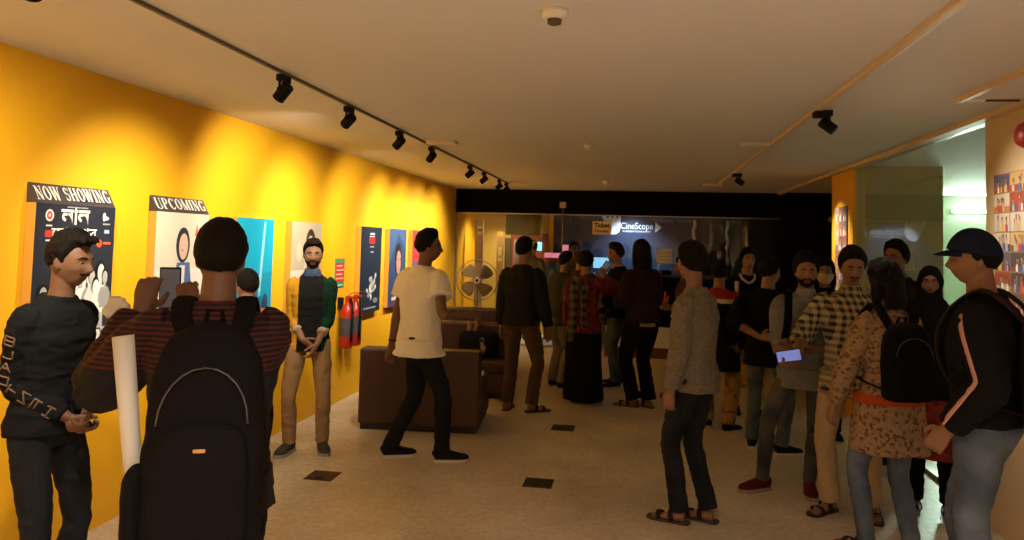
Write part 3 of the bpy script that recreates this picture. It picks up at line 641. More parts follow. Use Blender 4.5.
MB().b2((-.28, -.03, 0), (.34, 0, .75), bev=.005).build('board', mat('brick_red_board', (.30, .055, .03), .6), t); MB().b2((-.32, -.04, -.04), (.38, -.01, 0)).b2((-.32, -.04, .75), (.38, -.01, .79)).b2((-.32, -.04, 0), (-.28, -.01, .75)).b2((.34, -.04, 0), (.38, -.01, .75)).build('frame', mat('board_frame', (.16, .03, .02), .5), t)
t = thing('small_wall_screen', 'small glowing cyan screen between red board and yellow post', 'screen', (-1.74, 13.6, 1.60))
MB().b2((-.07, 0, -.08), (.07, .03, .10), bev=.004).b2((-.02, .03, 0), (.02, .26, .04)).build('casing', m_blk, t); MB().b2((-.055, -.002, -.07), (.055, .001, .09)).build('screen', emis('cyan_screen', (.35, .75, .95), 1.3), t)
tag(MB().b2((-1.60, 13.9, 0), (-1.53, 14.05, ZC)).build('yellow_post', m_yellow), 'narrow yellow post behind the glass beside the navy wall', 'post')
tag(MB().b2((-2.25, 13.0, 1.80), (-1.62, 13.05, ZC)).build('ceiling_drop_panel', m_darkin), 'dark hanging panel behind the upper left of the glass', 'panel')
t = thing('ticket_kiosk', 'kiosk with pink header and blue picture behind the queue', 'kiosk', (-1.42, 13.2, 0))
MB().b2((-.16, 0, 0), (.14, .3, 1.42), bev=.01).build('cabinet', mat('kiosk_red', (.22, .06, .04), .5), t); MB().b2((-.17, -.01, 1.42), (.15, .31, 1.50), bev=.004).build('pink_header', emis('pink_header', (.95, .25, .35), .75), t); fl = Flat((-.14, -.001, .9), (1, 0, 0), (0, 0, 1)); fl.rect(0, 0, .26, .42, (.05, .18, .34)); fl.oval(.10, .25, .05, .08, (.3, .45, .5)); fl.rect(.12, .05, .24, .2, (.02, .05, .1)); fl.build('picture', t)
t = thing('pink_sign_box', 'small glowing pink sign box on the pole behind the glass', 'sign', (-1.17, 12.6, 1.52)); MB().b2((-.05, 0, 0), (.05, .05, .13), bev=.005).build('light_box', emis('pink_box', (.9, .28, .33), .7), t); MB().tube([(0, .03, -1.52), (0, .03, 0)], .012).build('post', m_alu, t, True)
monitor(-.60, 13.05, 1.18, .28, .2, 0, 'bluish glowing monitor behind the red-topped woman raising her arm', (.25, .6, .9), 1.1)
t = thing('service_desk', 'pale service desk inside the ticket room under the glowing monitor', 'desk', (-.12, 13.0, 0)); MB().b2((-.60, -.05, 0), (.9, .5, 1.14), bev=.01).build('desk_body', mat('desk_grey', (.10, .12, .13), .5), t); MB().b2((-.62, -.08, 1.14), (.92, .52, 1.18), bev=.005).build('desk_top', mat('desk_top_pale', (.35, .38, .38), .4), t)
# two pale reflections in the dark half, built as added wavy shapes on cords
for x, lb in ((1.05, 'left of two tall pale wavy reflection shapes in the dark room'), (1.62, 'right of two tall pale wavy reflection shapes in the dark room')):
    t = thing('wavy_reflection', lb, 'reflection shape', (x-.05, 13.9, 1.35)); MB().tube([(0.02*sin(i*1.9), 0, i*.1) for i in range(9)], [.022+.01*(i % 2) for i in range(9)], n=12).build('tube', mat('pale_reflection', (.5, .45, .38), .4), t, True); MB().tube([(0, 0, .8), (0, 0, ZC-1.35)], .004, n=6).build('cord', m_blk, t)

# ------------------------------------------------------------------ people
def fuse(name, mb, voxel, mats, smooth=3, parent=None, wrinkle=0, wscale=(6, 6, 10), matfn=None, scale=1.0, seed=0.0):
    """one continuous surface from overlapping closed shapes"""
    me = mb.mesh('tmp', mats); o = bpy.data.objects.new('tmp', me); COL.objects.link(o)
    r = o.modifiers.new('r', 'REMESH'); r.mode = 'VOXEL'; r.voxel_size = voxel; r.use_smooth_shade = True
    if smooth: sm = o.modifiers.new('s', 'SMOOTH'); sm.factor = .5; sm.iterations = smooth
    dg = bpy.context.evaluated_depsgraph_get(); ne = bpy.data.meshes.new_from_object(o.evaluated_get(dg)); bpy.data.objects.remove(o); bpy.data.meshes.remove(me)
    ne.name = name
    if wrinkle:
        nn = [Vector(v.normal) for v in ne.vertices]
        for v, n_ in zip(ne.vertices, nn):
            p = v.co; q = Vector((p.x*wscale[0]+seed*7.1, p.y*wscale[1]+seed*3.3, p.z*wscale[2]+seed))
            a = noise.noise(q)+.5*noise.noise(q*2.1); a = 1-2.2*abs(a)
            v.co += n_*(wrinkle*(a-.3))
    if scale != 1.0:
        for v in ne.vertices: v.co *= scale
    ne.materials.clear()
    for m in mats: ne.materials.append(m)
    if matfn:
        for p in ne.polygons: p.material_index = matfn(p.center/scale, p.normal)
    else: ne.polygons.foreach_set('material_index', [0]*len(ne.polygons))
    ne.polygons.foreach_set('use_smooth', [True]*len(ne.polygons)); ne.update()
    ob = bpy.data.objects.new(name, ne); COL.objects.link(ob)
    if parent: ob.parent = parent
    return ob
def ik(a, t, l1, l2, pole):
    a, t, pole = Vector(a), Vector(t), Vector(pole); d = t-a; L = d.length
    if L > (l1+l2)*.998: t = a+d*((l1+l2)*.998/L); d = t-a; L = d.length
    if L < abs(l1-l2)+.03: L = abs(l1-l2)+.03
    x = (l1*l1-l2*l2+L*L)/(2*L); h = math.sqrt(max(0, l1*l1-x*x)); u = d.normalized(); p = (pole-u*pole.dot(u)).normalized()
    return a+u*x+p*h, t
def chain(pts, rad, sub=4):
    """smooth path through joints (Catmull-Rom) with radii interpolated"""
    P = [Vector(p) for p in pts]; n = len(P); oP, oR = [], []
    rr = [r if isinstance(r, tuple) else (r, r) for r in rad]
    for i in range(n-1):
        p0 = P[i-1] if i else P[0]*2-P[1]; p1, p2 = P[i], P[i+1]; p3 = P[i+2] if i+2 < n else p2*2-p1
        for k in range(sub):
            t = k/sub; q = .5*((2*p1)+(p2-p0)*t+(2*p0-5*p1+4*p2-p3)*t*t+(3*p1-p0-3*p2+p3)*t**3)
            oP.append(q); oR.append(tuple(rr[i][j]*(1-t)+rr[i+1][j]*t for j in (0, 1)))
    oP.append(P[-1]); oR.append(rr[-1]); return oP, oR
def G(x, s): return math.exp(-(x/s)**2)
def head_point(a, b, off, kind):
    """a: polar angle from crown, b: azimuth (pi/2 = face). off: outward offset function"""
    d = Vector((sin(a)*cos(b), sin(a)*sin(b), cos(a)))
    v = Vector((d.x*.075, d.y*(.096 if d.y > 0 else .098), d.z*.118))
    z, y = v.z, v.y
    if z < -.01:
        t = min(1, (-.01-z)/.108); v.x *= 1-.20*t**1.2
        if y < 0: v.y *= 1-.42*t
        else: v.y = v.y*(1+.10*t)
    if z > .0 and y > 0: v.y *= 1-.05*(z/.118)
    if off: v += Vector((v.x/.075**2, v.y/.096**2, v.z/.118**2)).normalized()*off(v)
    elif v.y > 0:
        x, z = v.x, v.z; ax = abs(x)
        n_ = .021*G(x, .012)*G(z+.030, .015)+.014*G(x, .010)*G(z+.012, .018)+.009*G(ax-.012, .008)*G(z+.036, .009)
        br = .006*G(z-.024, .010)*G(ax-.028, .024); ey = -.011*G(ax-.031, .015)*G(z-.003, .012)
        li = .008*G(x, .021)*G(z+.061, .0075)-.0035*G(x, .022)*G(z+.0680, .0035)+.007*G(x, .018)*G(z+.0755, .0065)
        ch = .009*G(x, .022)*G(z+.102, .014); ck = .005*G(ax-.045, .016)*G(z+.022, .018)-.006*G(ax-.05, .018)*G(z+.062, .018)
        v.y += n_+br+ey+li+ch+ck
    return v
def head_grid(mb, T, off=None, nu=56, nv=48, pred=None, k=0):
    vs = [T(head_point(pi*(i+.0)/nv if 0 < i < nv else (1e-3 if i == 0 else pi-1e-3), 2*pi*j/nu, off, None)) for i in range(nv+1) for j in range(nu)]
    fs = []
    for i in range(nv):
        for j in range(nu): fs.append((i*nu+j, (i+1)*nu+j, (i+1)*nu+(j+1) % nu, i*nu+(j+1) % nu))
    fs.append(tuple(range(nu))); fs.append(tuple(nv*nu+j for j in reversed(range(nu))))
    mb.add(vs, fs, k)
def lerp_tab(tab, x):
    if x <= tab[0][0]: return tab[0][1]
    for (x0, y0), (x1, y1) in zip(tab, tab[1:]):
        if x <= x1: return y0+(y1-y0)*(x-x0)/(x1-x0)
    return tab[-1][1]
def hair_off(thick, top, seed, tab, rough=.004, side_=.25):
    def f(v):
        line = lerp_tab(tab, v.y); s = v.z-line
        q = noise.noise(v*38+Vector((seed, 0, 0)))+.8*noise.noise(v*95+Vector((0, seed, 0))); s += .005*q
        if s <= 0: return -.012
        c = min(1, s/.006); u = min(1, s/.055); u = u*u*(3-2*u)
        return -.012*(1-c)+c*(.0035+thick*side_+(thick*(1-side_)+top*max(0, v.z/.118)+rough*q)*u)
    return f
HAIR = {'short': [(-.10, -.060), (-.04, -.045), (-.012, -.020), (.012, -.018), (.026, .026), (.045, .058), (.07, .077), (.10, .083)],
        'fade': [(-.10, -.045), (-.04, -.025), (-.012, -.006), (.015, -.012), (.026, .028), (.045, .058), (.07, .075), (.10, .081)],
        'long': [(-.10, -.12), (-.03, -.11), (.0, -.08), (.03, -.02), (.045, .03), (.06, .062), (.10, .085)]}
def hand(mb, wr, d, t, right, curl=.5, spread=.0, s=1.0):
    """palm, four jointed fingers and a thumb leaving the side of the palm"""
    d = Vector(d).normalized(); t = Vector(t); t = (t-d*t.dot(d)).normalized(); n = d.cross(t)*(-1 if right else 1)   # n = way the palm faces
    wr = Vector(wr); P = lambda a, b, c: wr+d*a*s+t*b*s+n*c*s
    mb.tube([P(-.015, 0, 0), P(.02, .002, 0), P(.05, .002, .0), P(.085, 0, .002), P(.095, 0, .003)], [(.026*s, .021*s), (.032*s, .019*s), (.040*s, .016*s), (.040*s, .014*s), (.034*s, .010*s)], side=t, n=14)
    for i, (off, L) in enumerate(((.030, .070), (.010, .078), (-.011, .073), (-.031, .058))):
        b = P(.086, off, .002); dirn = (d+t*(off*spread*14)).normalized(); pts = [b-dirn*.02*s, b]; q = b
        ang = 0; c_ = curl*(1+.12*i)
        for seg, f in enumerate((.44, .32, .24)):
            ang += c_*(.75, .95, .7)[seg]; v = dirn*cos(ang)+n*sin(ang); q = q+v*L*f*s; pts.append(q)
        r = .0092*s*(1 if i < 3 else .88); mb.tube(*chain(pts, [r*1.1, r*1.05, r, r*.92, r*.78], 3), side=t, n=10)
    b = P(.022, .026, .006); a1 = (d*.55+t*.75+n*.35).normalized(); a2 = (d*.9+t*.25+n*(.25+.4*curl)).normalized()
    mb.tube(*chain([P(.005, .012, .003), b, b+a1*.034*s, b+a1*.034*s+a2*.030*s, b+a1*.034*s+a2*.055*s], [.014*s, .0145*s, .0115*s, .0105*s, .008*s], 3), side=n, n=10)

PEOPLE = {}
GRP = None
def person(key, loc, rz, label, H=1.70, vox=.008, lean=0, side=0, twist=0, w=1.0, fem=False, head=(0, 0, 0), skin=(.30, .17, .10),
           aL=None, aR=None, fL=None, fR=None, shirt=None, legs=None, shoes=None, hair=None, beard=None, eyes=True, extras=None, expr=None, wr=.0045, px=0, py=0, drop=0, alen=1.0):
    s = H/1.722; rr = random.Random(sum(map(ord, key))); sd = rr.uniform(0, 50)
    root = thing('person', label, 'person', loc, rz)
    sk = mat('skin_%02x%02x%02x' % tuple(int(255*x) for x in skin), skin, .55, bump=.06, bscale=120, var=.10, vscale=9, spec=.35)
    lip = mat('lips_%02x%02x%02x' % tuple(int(255*x) for x in skin), (skin[0]*.75, skin[1]*.50, skin[2]*.55), .45)
    hc = (hair or {}).get('c', (.007, .005, .0045)); hm = mat('hair_%02x%02x%02x' % tuple(int(255*x) for x in hc), hc, .75, bump=.6, bscale=160, var=.3, vscale=20, spec=.12)
    fL = fL or (-.10, .0, 8); fR = fR or (.10, .0, -8)
    cx, cyy = (fL[0]+fR[0])/2+px, (fL[1]+fR[1])/2+py
    hipx = .088 if not fem else .092
    def ank(f): return Vector((f[0], f[1], .085+(f[3] if len(f) > 3 else 0)))
    pz = min(math.sqrt(max(.01, .838**2-(Vector((cx+q*hipx, cyy))-ank(f).xy).length_squared))+ank(f).z for q, f in ((-1, fL), (1, fR)))-drop
    pel = Vector((cx, cyy, pz)); tw = R(twist)
    Rot = lambda f: Matrix.Rotation(tw*f, 3, 'Z') @ Matrix.Rotation(R(-lean)*f, 3, 'X') @ Matrix.Rotation(R(side)*f, 3, 'Y')
    def T(x, y, z):       # torso point, z measured from the pelvis joint upward
        f = max(0, min(1, z/.30)); return pel+Rot(f) @ Vector((x, y, z))
    base = Rot(1) @ Vector((0, .012, .545))+pel
    Rh = Rot(1) @ Matrix.Rotation(R(lean*.75), 3, 'X') @ Matrix.Rotation(R(head[0]), 3, 'Z') @ Matrix.Rotation(R(-head[1]), 3, 'X') @ Matrix.Rotation(R(head[2]), 3, 'Y')
    hcn = base+(Rot(1) @ Matrix.Rotation(R(lean*.5), 3, 'X')) @ Vector((0, .010, .0))+Rh @ Vector((0, .014, .140))
    TH = lambda v: hcn+Rh @ (Vector(v)*.945)
    sh = .166*w if not fem else .145*w
    shp = {-1: T(-sh, 0, .448), 1: T(sh, 0, .448)}; L1, L2 = .285*alen, .255*alen
    aL = dict(dict(h=(-.25, .04, .80), pole=(-.35, -1, 0)), **(aL or {})); aR = dict(dict(h=(.25, .04, .80), pole=(.35, -1, 0)), **(aR or {}))
    arms = {}
    for q, a in ((-1, aL), (1, aR)):
        e, wv = ik(shp[q], Vector(a['h']), L1, L2, a['pole']); arms[q] = (shp[q], e, wv, a)
    legsj = {}
    for q, f in ((-1, fL), (1, fR)):
        hp = pel+Rot(0) @ Vector((q*hipx, 0, -.01)); hp = pel+Vector((q*hipx, 0, -.01)); yw = R(f[2]); pole = Vector((-sin(yw), cos(yw), 0))
        kn, an = ik(hp, ank(f), .43, .415, pole); legsj[q] = (hp, kn, an, yw, f)
    # ---- body: one continuous surface
    b = MB(); wq = w
    if fem: TR = [(-.09, .140, .095, 0), (0, .160, .110, -.01), (.10, .135, .095, 0), (.17, .118, .085, 0), (.27, .135, .108, .012), (.36, .142, .110, .010), (.44, .145, .085, 0), (.49, .105, .065, 0), (.53, .055, .052, .005)]
    else: TR = [(-.09, .130, .090, 0), (0, .150, .100, 0), (.10, .140, .100, 0), (.17, .138, .098, 0), (.27, .155, .110, 0), (.36, .168, .115, .002), (.44, .160, .092, 0), (.475, .132, .078, 0), (.505, .092, .066, 0), (.535, .062, .058, .003)]
    def torso(m, grow, z0, z1, flare=0.0, k=0, neck=0, z0r=None):
        P_, R_ = [], []
        zs = sorted(set([z0, z1]+[t[0] for t in TR if z0 < t[0] < z1]))
        for z in zs:
            a = lerp_tab([(t[0], t[1]) for t in TR], z)*wq; bb = lerp_tab([(t[0], t[2]) for t in TR], z)*wq; yo = lerp_tab([(t[0], t[3]) for t in TR], z)
            g = grow
            if z < .05: g += flare*min(1.5, (.05-z)/.15)
            if z > .50: g = grow*.6+neck
            P_.append(T(0, yo, z)); R_.append((a+g, bb+g))
        if z0 < -.09:
            pass
        m.tube(P_, R_, side=Rot(.8) @ Vector((1, 0, 0)), n=28, p=2.25, k=k)
    torso(b, 0, -.09, .53)
    nb = base-(Rot(1) @ Vector((0, 0, .05))); nt_ = TH((0, -.018, -.06))
    b.tube([nb, (nb+nt_)/2, nt_, TH((0, -.012, -.02))], [.062*w, .054*w, .053, .045], n=18)
    for q in (-1, 1):
        S0, E, W_, a = arms[q]
        b.tube(*chain([T(q*sh*.45, 0, .440), T(q*sh*.85, 0, .450), S0.lerp(E, .12), S0.lerp(E, .42), E, E.lerp(W_, .3), W_], [.045, .050*w, .052*w, .044*w, .037*w, .037*w, .0255], 4), n=14)
        fd = (W_-E).normalized(); d = Vector(a['d']) if 'd' in a else fd; t = Vector(a['t']) if 't' in a else Vector((0, 1, 0.01))
        hand(b, W_+d.normalized()*.008, d, t, q > 0, a.get('curl', .45), a.get('spread', 0))
        hp, kn, an, yw, f = legsj[q]
        b.tube(*chain([pel+Vector((q*.07, 0, .03)), hp, hp.lerp(kn, .4), kn, kn.lerp(an, .3), an], [.070*min(w, 1), .072*min(w, 1), .062*min(w, 1), .045, .047, .033], 4), n=14)
        fv = Vector((-sin(yw), cos(yw), 0)); z0 = an.z-.085
        b.tube(*chain([an-fv*.035+Vector((0, 0, -.045)), an+fv*.02+Vector((0, 0, -.045)), an+fv*.09+Vector((0, 0, -.058)), an+fv*.155+Vector((0, 0, -.066))], [(.028, .032), (.032, .034), (.040, .020), (.036, .012)], 4), side=(fv.y, -fv.x, 0), n=14)
        for i in range(5): tb = an+fv*(.150-.006*i)+Vector((fv.y, -fv.x, 0))*q*(-.026+.0135*i)+Vector((0, 0, -.068)); b.tube([tb, tb+fv*.022, tb+fv*.036], [.0095-.0008*i]*2+[.006], n=8)
        # ear
        er = Rh @ Matrix.Rotation(R(12)*q, 3, 'Z'); b.ell(TH((q*.0755, -.006, -.006)), (.0085, .019, .031), er, 12, 8)
    head_grid(b, TH)
    RhT = Rh.transposed()
    def bm_(c, n_):
        v = (RhT @ (Vector(c)-hcn))/.945
        return 1 if (v.y > .07 and abs(v.x) < .024 and -.082 < v.z < -.052 and not fem) or (fem and v.y > .07 and abs(v.x) < .022 and -.08 < v.z < -.054) else 0
    body = fuse('body', b, vox*.8, [sk, lip], 2, root, 0, matfn=bm_, scale=s)
    # ---- face pieces
    if eyes:
        for q in (-1, 1):
            e = MB(); e.ell(TH((q*.031, .0715, .003)), (.0098, .0100, .0058), Rh, 14, 10); e.ell(TH((q*.031, .0755, .003)), (.0052, .0070, .0054), Rh, 12, 8, k=1)
            e.v = [tuple(Vector(v)*s) for v in e.v]; e.build('eye', [mat('eye_white', (.20, .17, .15), .5), mat('iris_dark', (.015, .009, .006), .2)], root, True)
            e = MB(); e.tube([TH((q*x, y_+.004, z)) for x, y_, z in ((.013, .089, .021), (.026, .0865, .0265), (.038, .079, .0265), (.050, .0665, .019))], [(.004, .0022), (.0045, .003), (.004, .0028), (.0015, .0015)], side=Rh @ Vector((0, 0, 1)), n=8)
            e.v = [tuple(Vector(v)*s) for v in e.v]; e.build('eyebrow', hm, root, True)
    if beard:
        th = beard.get('t', .005)
        def bo(v):
            q = noise.noise(v*70); m_ = -.006
            if beard.get('full', 1) and v.z < -.028 and v.y > -.02:
                e_ = (-.028-v.z)/.02
                if v.y > .03: e_ = min(e_, max(0, (-.050-v.z)/.010)) if beard.get('full', 1) else -1
                if abs(v.x) < .024 and v.y > .05 and v.z > -.083: e_ = -1
                m_ = -.006+(th+.006+.0015*q)*max(0, min(1, e_))
            if beard.get('m', 1) and v.y > .05 and abs(v.x) < .031: m_ = max(m_, -.006+(.0150+.001*q)*G(v.z+.049, .0075)*(1 if abs(v.x) < .022 else .6))
            if beard.get('goat') and abs(v.x) < .030 and v.y > .04: m_ = max(m_, -.006+.016*min(1, max(0, (-.078-v.z)/.008)))
            return m_
        m = MB(); head_grid(m, TH, bo, 64, 56); m.v = [tuple(Vector(v)*s) for v in m.v]; m.build('beard', hm, root, True)
    # ---- hair / headwear
    hr = dict(dict(style='short', t=.011, top=.012), **(hair or {})); m = MB()
    if hr['style'] in HAIR:
        head_grid(m, TH, hair_off(hr['t'], hr['top'], sd, HAIR[hr['style']], hr.get('rough', .004), 1.0 if hr['style'] == 'long' else .25), 72, 56)
        if hr.get('quiff'):
            for i in range(9):
                x = -.045+.011*i; m.tube(*chain([TH((x, .045, .098)), TH((x*1.05+.004, .075, .108+.008*sin(i*2))), TH((x*1.1+.008, .098, .098+.006*sin(i*3)))], [.017, .014, .004], 3), n=8)
        if hr.get('long'):
            L = hr['long']; m.tube(*chain([TH((0, -.045, .03)), TH((0, -.075, -.07)), TH((0, -.085, -.17)), TH((0, -.08, -.10-L))], [(.078, .065), (.085, .052), (.082, .042), (.045, .02)], 4), side=Rh @ Vector((1, 0, 0)), n=18)
            for q in (-1, 1): m.tube(*chain([TH((q*.055, .0, .06)), TH((q*.083, -.008, -.02)), TH((q*.085, -.01, -.12)), TH((q*.08, -.02, -.08-L*.7))], [(.03, .03), (.028, .035), (.026, .035), (.012, .012)], 4), n=10)
        if hr.get('bun'): m.ell(TH((0, -.115, .0)), (.045, .04, .045), Rh)
        fuse('hair', m, .0055, [hm], 1, root, .0022, (30, 30, 22), scale=s, seed=sd)
    if hr['style'] == 'hijab':
        hj = cloth(hr['name'], hr['cc'])
        def ho(v):
            d_ = ((v.x/.058)**2+((v.z+.022)/.082)**2); inside = v.y > .0 and d_ < 1
            return -.012 if inside else .013+.004*noise.noise(v*25)
        head_grid(m, TH, ho, 72, 56); m.tube([TH((0, -.01, -.05)), TH((0, .0, -.11)), base+Vector((0, .01, .01)), T(0, .01, .44), T(0, .012, .37)], [(.075, .085), (.078, .085), (.10, .095), (.17, .12), (.165, .125)], side=Rot(1) @ Vector((1, 0, 0)), n=24)
        fuse('headscarf', m, .007, [hj], 2, root, .003, (10, 10, 14), scale=s, seed=sd)
    if hr.get('cap'):
        cm = cloth(hr['cap'][0], hr['cap'][1]); m = MB()
        def co(v):
            s_ = v.z-(.018+.26*v.y); return -.012+.033*max(0, min(1, (s_+.004)/.006))+.004*max(0, v.z/.118)
        head_grid(m, TH, co, 64, 48); c_ = fuse('cap', m, .006, [cm], 2, root, 0, scale=s)
        m = MB()
        brim = [];
        for lay in (0, -.005):
            for i in range(7):
                for j in range(13):
                    a = R(-62+124*j/12); rad = .098+(.056*(cos(a*1.25)**.7 if cos(a*1.25) > 0 else 0))*i/6
                    brim.append(TH((sin(a)*.088*(1+.0*i), .012+cos(a)*rad*.98-.0, .045+lay-.016*(i/6)-.016*(sin(a)**2))))
        n1 = 91; fs = []
        for i in range(6):
            for j in range(12):
                a0, a1, a2, a3 = i*13+j, i*13+j+1, (i+1)*13+j+1, (i+1)*13+j; fs += [(a0, a1, a2, a3), (a0+n1, a3+n1, a2+n1, a1+n1)]
        ed = [j for j in range(13)]+[i*13+12 for i in range(1, 7)]+[78+j for j in range(11, -1, -1)]+[i*13 for i in range(5, 0, -1)]
        for u_, v_ in zip(ed, ed[1:]+ed[:1]): fs.append((u_, u_+n1, v_+n1, v_))
        m.add([tuple(v*s) for v in brim], fs); m.build('cap_brim', cm, c_, True)
    # ---- upper garment
    sp = dict(dict(m=cloth('plain_cloth', (.1, .1, .1)), hem=-.06, grow=.019, sleeve='long', flare=.0, loose=1.0, neck=.0), **(shirt or {}))
    m = MB(); z0 = sp['hem']
    g = sp['grow']
    if z0 < -.10:      # long tunic or kurta: cone under the pelvis
        torso(m, g, -.09, .535, sp['flare'], neck=sp['neck'])
        f_ = sp['flare']; m.tube([T(0, 0, .0), pel+Vector((0, 0, -.09)), pel+Vector((0, .0, (z0-.09)/2)), pel+Vector((0, .0, z0))], [(.168+g, .122+g), (.172+g+f_*.3, .128+g+f_*.3), (.175+g+f_*.7, .135+g+f_*.7), (.178+g+f_, .14+g+f_)], n=28, p=2.2)
    else:
        torso(m, g, z0, .535, sp['flare'], neck=sp['neck'])
        if z0 < -.02: m.tube([pel+Vector((0, -.004, z0)), pel+Vector((0, -.006, min(-.01, z0+.05))), pel+Vector((0, -.004, .05)), T(0, 0, .13)], [(.170*w+g*.55, .130*max(w, .97)+g*.6), (.172*w+g*.55, .132*max(w, .97)+g*.6), (.160*w+g*.6, .118*w+g*.6), (.135*w+g*.5, .096*w+g*.5)], n=26, p=2.2)
    sl = sp['sleeve']; lo = sp['loose']
    for q in (-1, 1):
        S0, E, W_, a = arms[q]; g2 = g*.75
        ends = {'long': 1.0, 'rolled': .22, 'elbow': .05, 'threeq': .6, 'short': -.45}[sl]
        pts = [T(q*sh*.4, 0, .435), T(q*sh*.85, 0, .447), S0.lerp(E, .12)]; rd = [.052, .050*w+g2, .0535*w+g2]
        if ends < 0: pts += [S0.lerp(E, 1+ends)]; rd += [(.052*w+g2)*lo*1.05]
        else:
            pts += [S0.lerp(E, .4), E]; rd += [(.050*w+g2)*lo, (.043*w+g2)*lo]
            if ends > .1:
                pts += [E.lerp(W_, min(.35, ends))]; rd += [(.042*w+g2)*lo]
            if ends > .35: pts += [E.lerp(W_, ends*.88), E.lerp(W_, ends*.97)]; rd += [(.032*w+g2*.9)*lo, (.028+g2*.6)]
        m.tube(*chain(pts, rd, 4), n=18)
        if sl in ('rolled',): m.tube([E.lerp(W_, .10), E.lerp(W_, .26)], [(.044*w+g2+.004), (.042*w+g2+.004)], n=18)
    if sp.get('collar'):
        pass
    mats = sp['m'] if isinstance(sp['m'], list) else [sp['m']]; fn = sp.get('fn')
    shn = fuse(sp.get('name', 'shirt'), m, vox*.9, mats, 2, root, wr*sp.get('wr', 1), (7, 7, 15), matfn=(lambda c, n_: fn(c-pel, n_)) if fn else None, scale=s, seed=sd)
    if sp.get('collar'):
        c = MB(); cr_ = sp['collar']; c.tube([base+Rot(1) @ Vector((0, -.004, -.035)), base+Rot(1) @ Vector((0, .0, .0)), base+Rot(1) @ Vector((0, .002, .025))], [(.082, .075), (.068, .066), (.062, .062)], side=Rot(1) @ Vector((1, 0, 0)), n=22)
        for q in (-1, 1): c.tube([base+Rot(1) @ Vector((q*.02, .058, .012)), base+Rot(1) @ Vector((q*.045, .075, -.04))], [(.024, .008), (.010, .005)], side=Rot(1) @ Vector((1, 0, 0)), n=10)
        fuse('collar', c, .007, [cr_], 1, shn, 0, scale=s)
    if sp.get('hemband'):
        c = MB(); hz = min(z0, z0)-.02; c.tube([T(0, 0, hz-.03), T(0, 0, hz+.06)], [(.160*w+g*.7, .112*w+g*.7)]*2, n=26, p=2.2); fuse('undershirt_hem', c, .009, [sp['hemband']], 1, shn, .003, scale=s)
    # ---- lower garment
    lg = dict(dict(m=cloth('dark_trouser_cloth', (.02, .02, .024)), fit=1.0, style='trousers', cuff=.055, hemz=.0), **(legs or {})); m = MB(); ft = lg['fit']
    if lg['style'] == 'skirt':
        zb = lg.get('zb', .05); cxy = (legsj[-1][2]+legsj[1][2])/2
        m.tube(*chain([pel+Vector((0, 0, .10)), pel, pel+Vector((0, 0, -.15)), Vector(((pel.x+cxy.x)/2, (pel.y+cxy.y)/2, .45)), Vector((cxy.x, cxy.y+.03, zb))], [(.145*w, .11), (.185*w, .14), (.20*w, .155), (.21*w*ft, .17*ft), (.235*w*ft, .20*ft)], 4), side=(1, 0, 0), n=30)
        lo_ = fuse('skirt', m, vox, [lg['m']], 2, root, .012, (14, 14, 1.5), scale=s, seed=sd)
    else:
        m.tube([pel+Vector((0, 0, -.10)), pel+Vector((0, 0, -.03)), pel+Vector((0, 0, .03)), pel+Vector((0, 0, .06))], [(.135*w, .105), (.164*w, .122*w), (.155*w, .112*w), (.138*w, .098*w)], n=24, p=2.2)
        for q in (-1, 1):
            hp, kn, an, yw, f = legsj[q]; e = an+Vector((0, 0, -.005+lg['hemz']))
            m.tube(*chain([pel+Vector((q*.075, 0, .0)), hp+Vector((0, 0, -.03)), hp.lerp(kn, .45), kn, kn.lerp(an, .35), kn.lerp(an, .8), e], [(.085*w, .098*w), (.088*ft*w, .099*ft*w), (.078*ft, .086*ft), (.060*ft, .063*ft), (.059*ft, .064*ft), (lg['cuff']*1.0, lg['cuff']*1.05), (lg['cuff'], lg['cuff']*1.12)], 5), n=18)
        fn2 = lg.get('fn'); lo_ = fuse(lg.get('name', 'trousers'), m, vox, lg['m'] if isinstance(lg['m'], list) else [lg['m']], 2, root, wr*1.1, (8, 8, 11), matfn=fn2, scale=s, seed=sd+3)
    # ---- footwear
    shq = dict(dict(style='shoe', m=cloth('black_shoe_cloth', (.012, .012, .014)), sole=(.5, .46, .4)), **(shoes or {}))
    for q in (-1, 1):
        hp, kn, an, yw, f = legsj[q]; fv = Vector((-sin(yw), cos(yw), 0)); sv = Vector((fv.y, -fv.x, 0)); g0 = an+Vector((0, 0, -.085))
        pit = f[4] if len(f) > 4 else 0
        def FP(a, b_, z): # a forward, b sideways, z up, in foot frame with pitch about the ball
            pp = R(pit); aa = a-.12; return g0+fv*(.12+aa*cos(pp)+z*sin(pp)*0)+sv*b_+Vector((0, 0, z-aa*sin(pp)))
        sm_ = mat('sole_%02x%02x%02x' % tuple(int(255*x) for x in shq['sole']), shq['sole'], .6)
        if shq['style'] in ('shoe', 'boot'):
            m = MB(); m.tube(*chain([FP(-.062, 0, .045), FP(-.05, 0, .05), FP(0, 0, .055), FP(.06, 0, .048), (FP(.12, 0, .038)), FP(.175, 0, .033), FP(.20, 0, .030)], [(.018, .026), (.036, .042), (.040, .046), (.044, .038), (.050, .030), (.040, .024), (.018, .014)], 3), side=sv, n=18, p=2.3)
            m.tube([FP(-.012, 0, .06), FP(-.014, 0, .10 if shq['style'] == 'shoe' else .16)], [(.040, .048), (.041, .050)], side=sv, n=16)
            so = fuse('shoe', m, .007, [shq['m']], 2, root, 0, scale=s)
            m = MB(); rows = [(-.068, .020), (-.055, .036), (0, .041), (.06, .046), (.12, .053), (.175, .044), (.205, .020)]
            top = [FP(a, w2, .026) for a, w2 in rows]+[FP(a, -w2, .026) for a, w2 in reversed(rows)]; bot = [FP(a, w2, .002) for a, w2 in rows]+[FP(a, -w2, .002) for a, w2 in reversed(rows)]
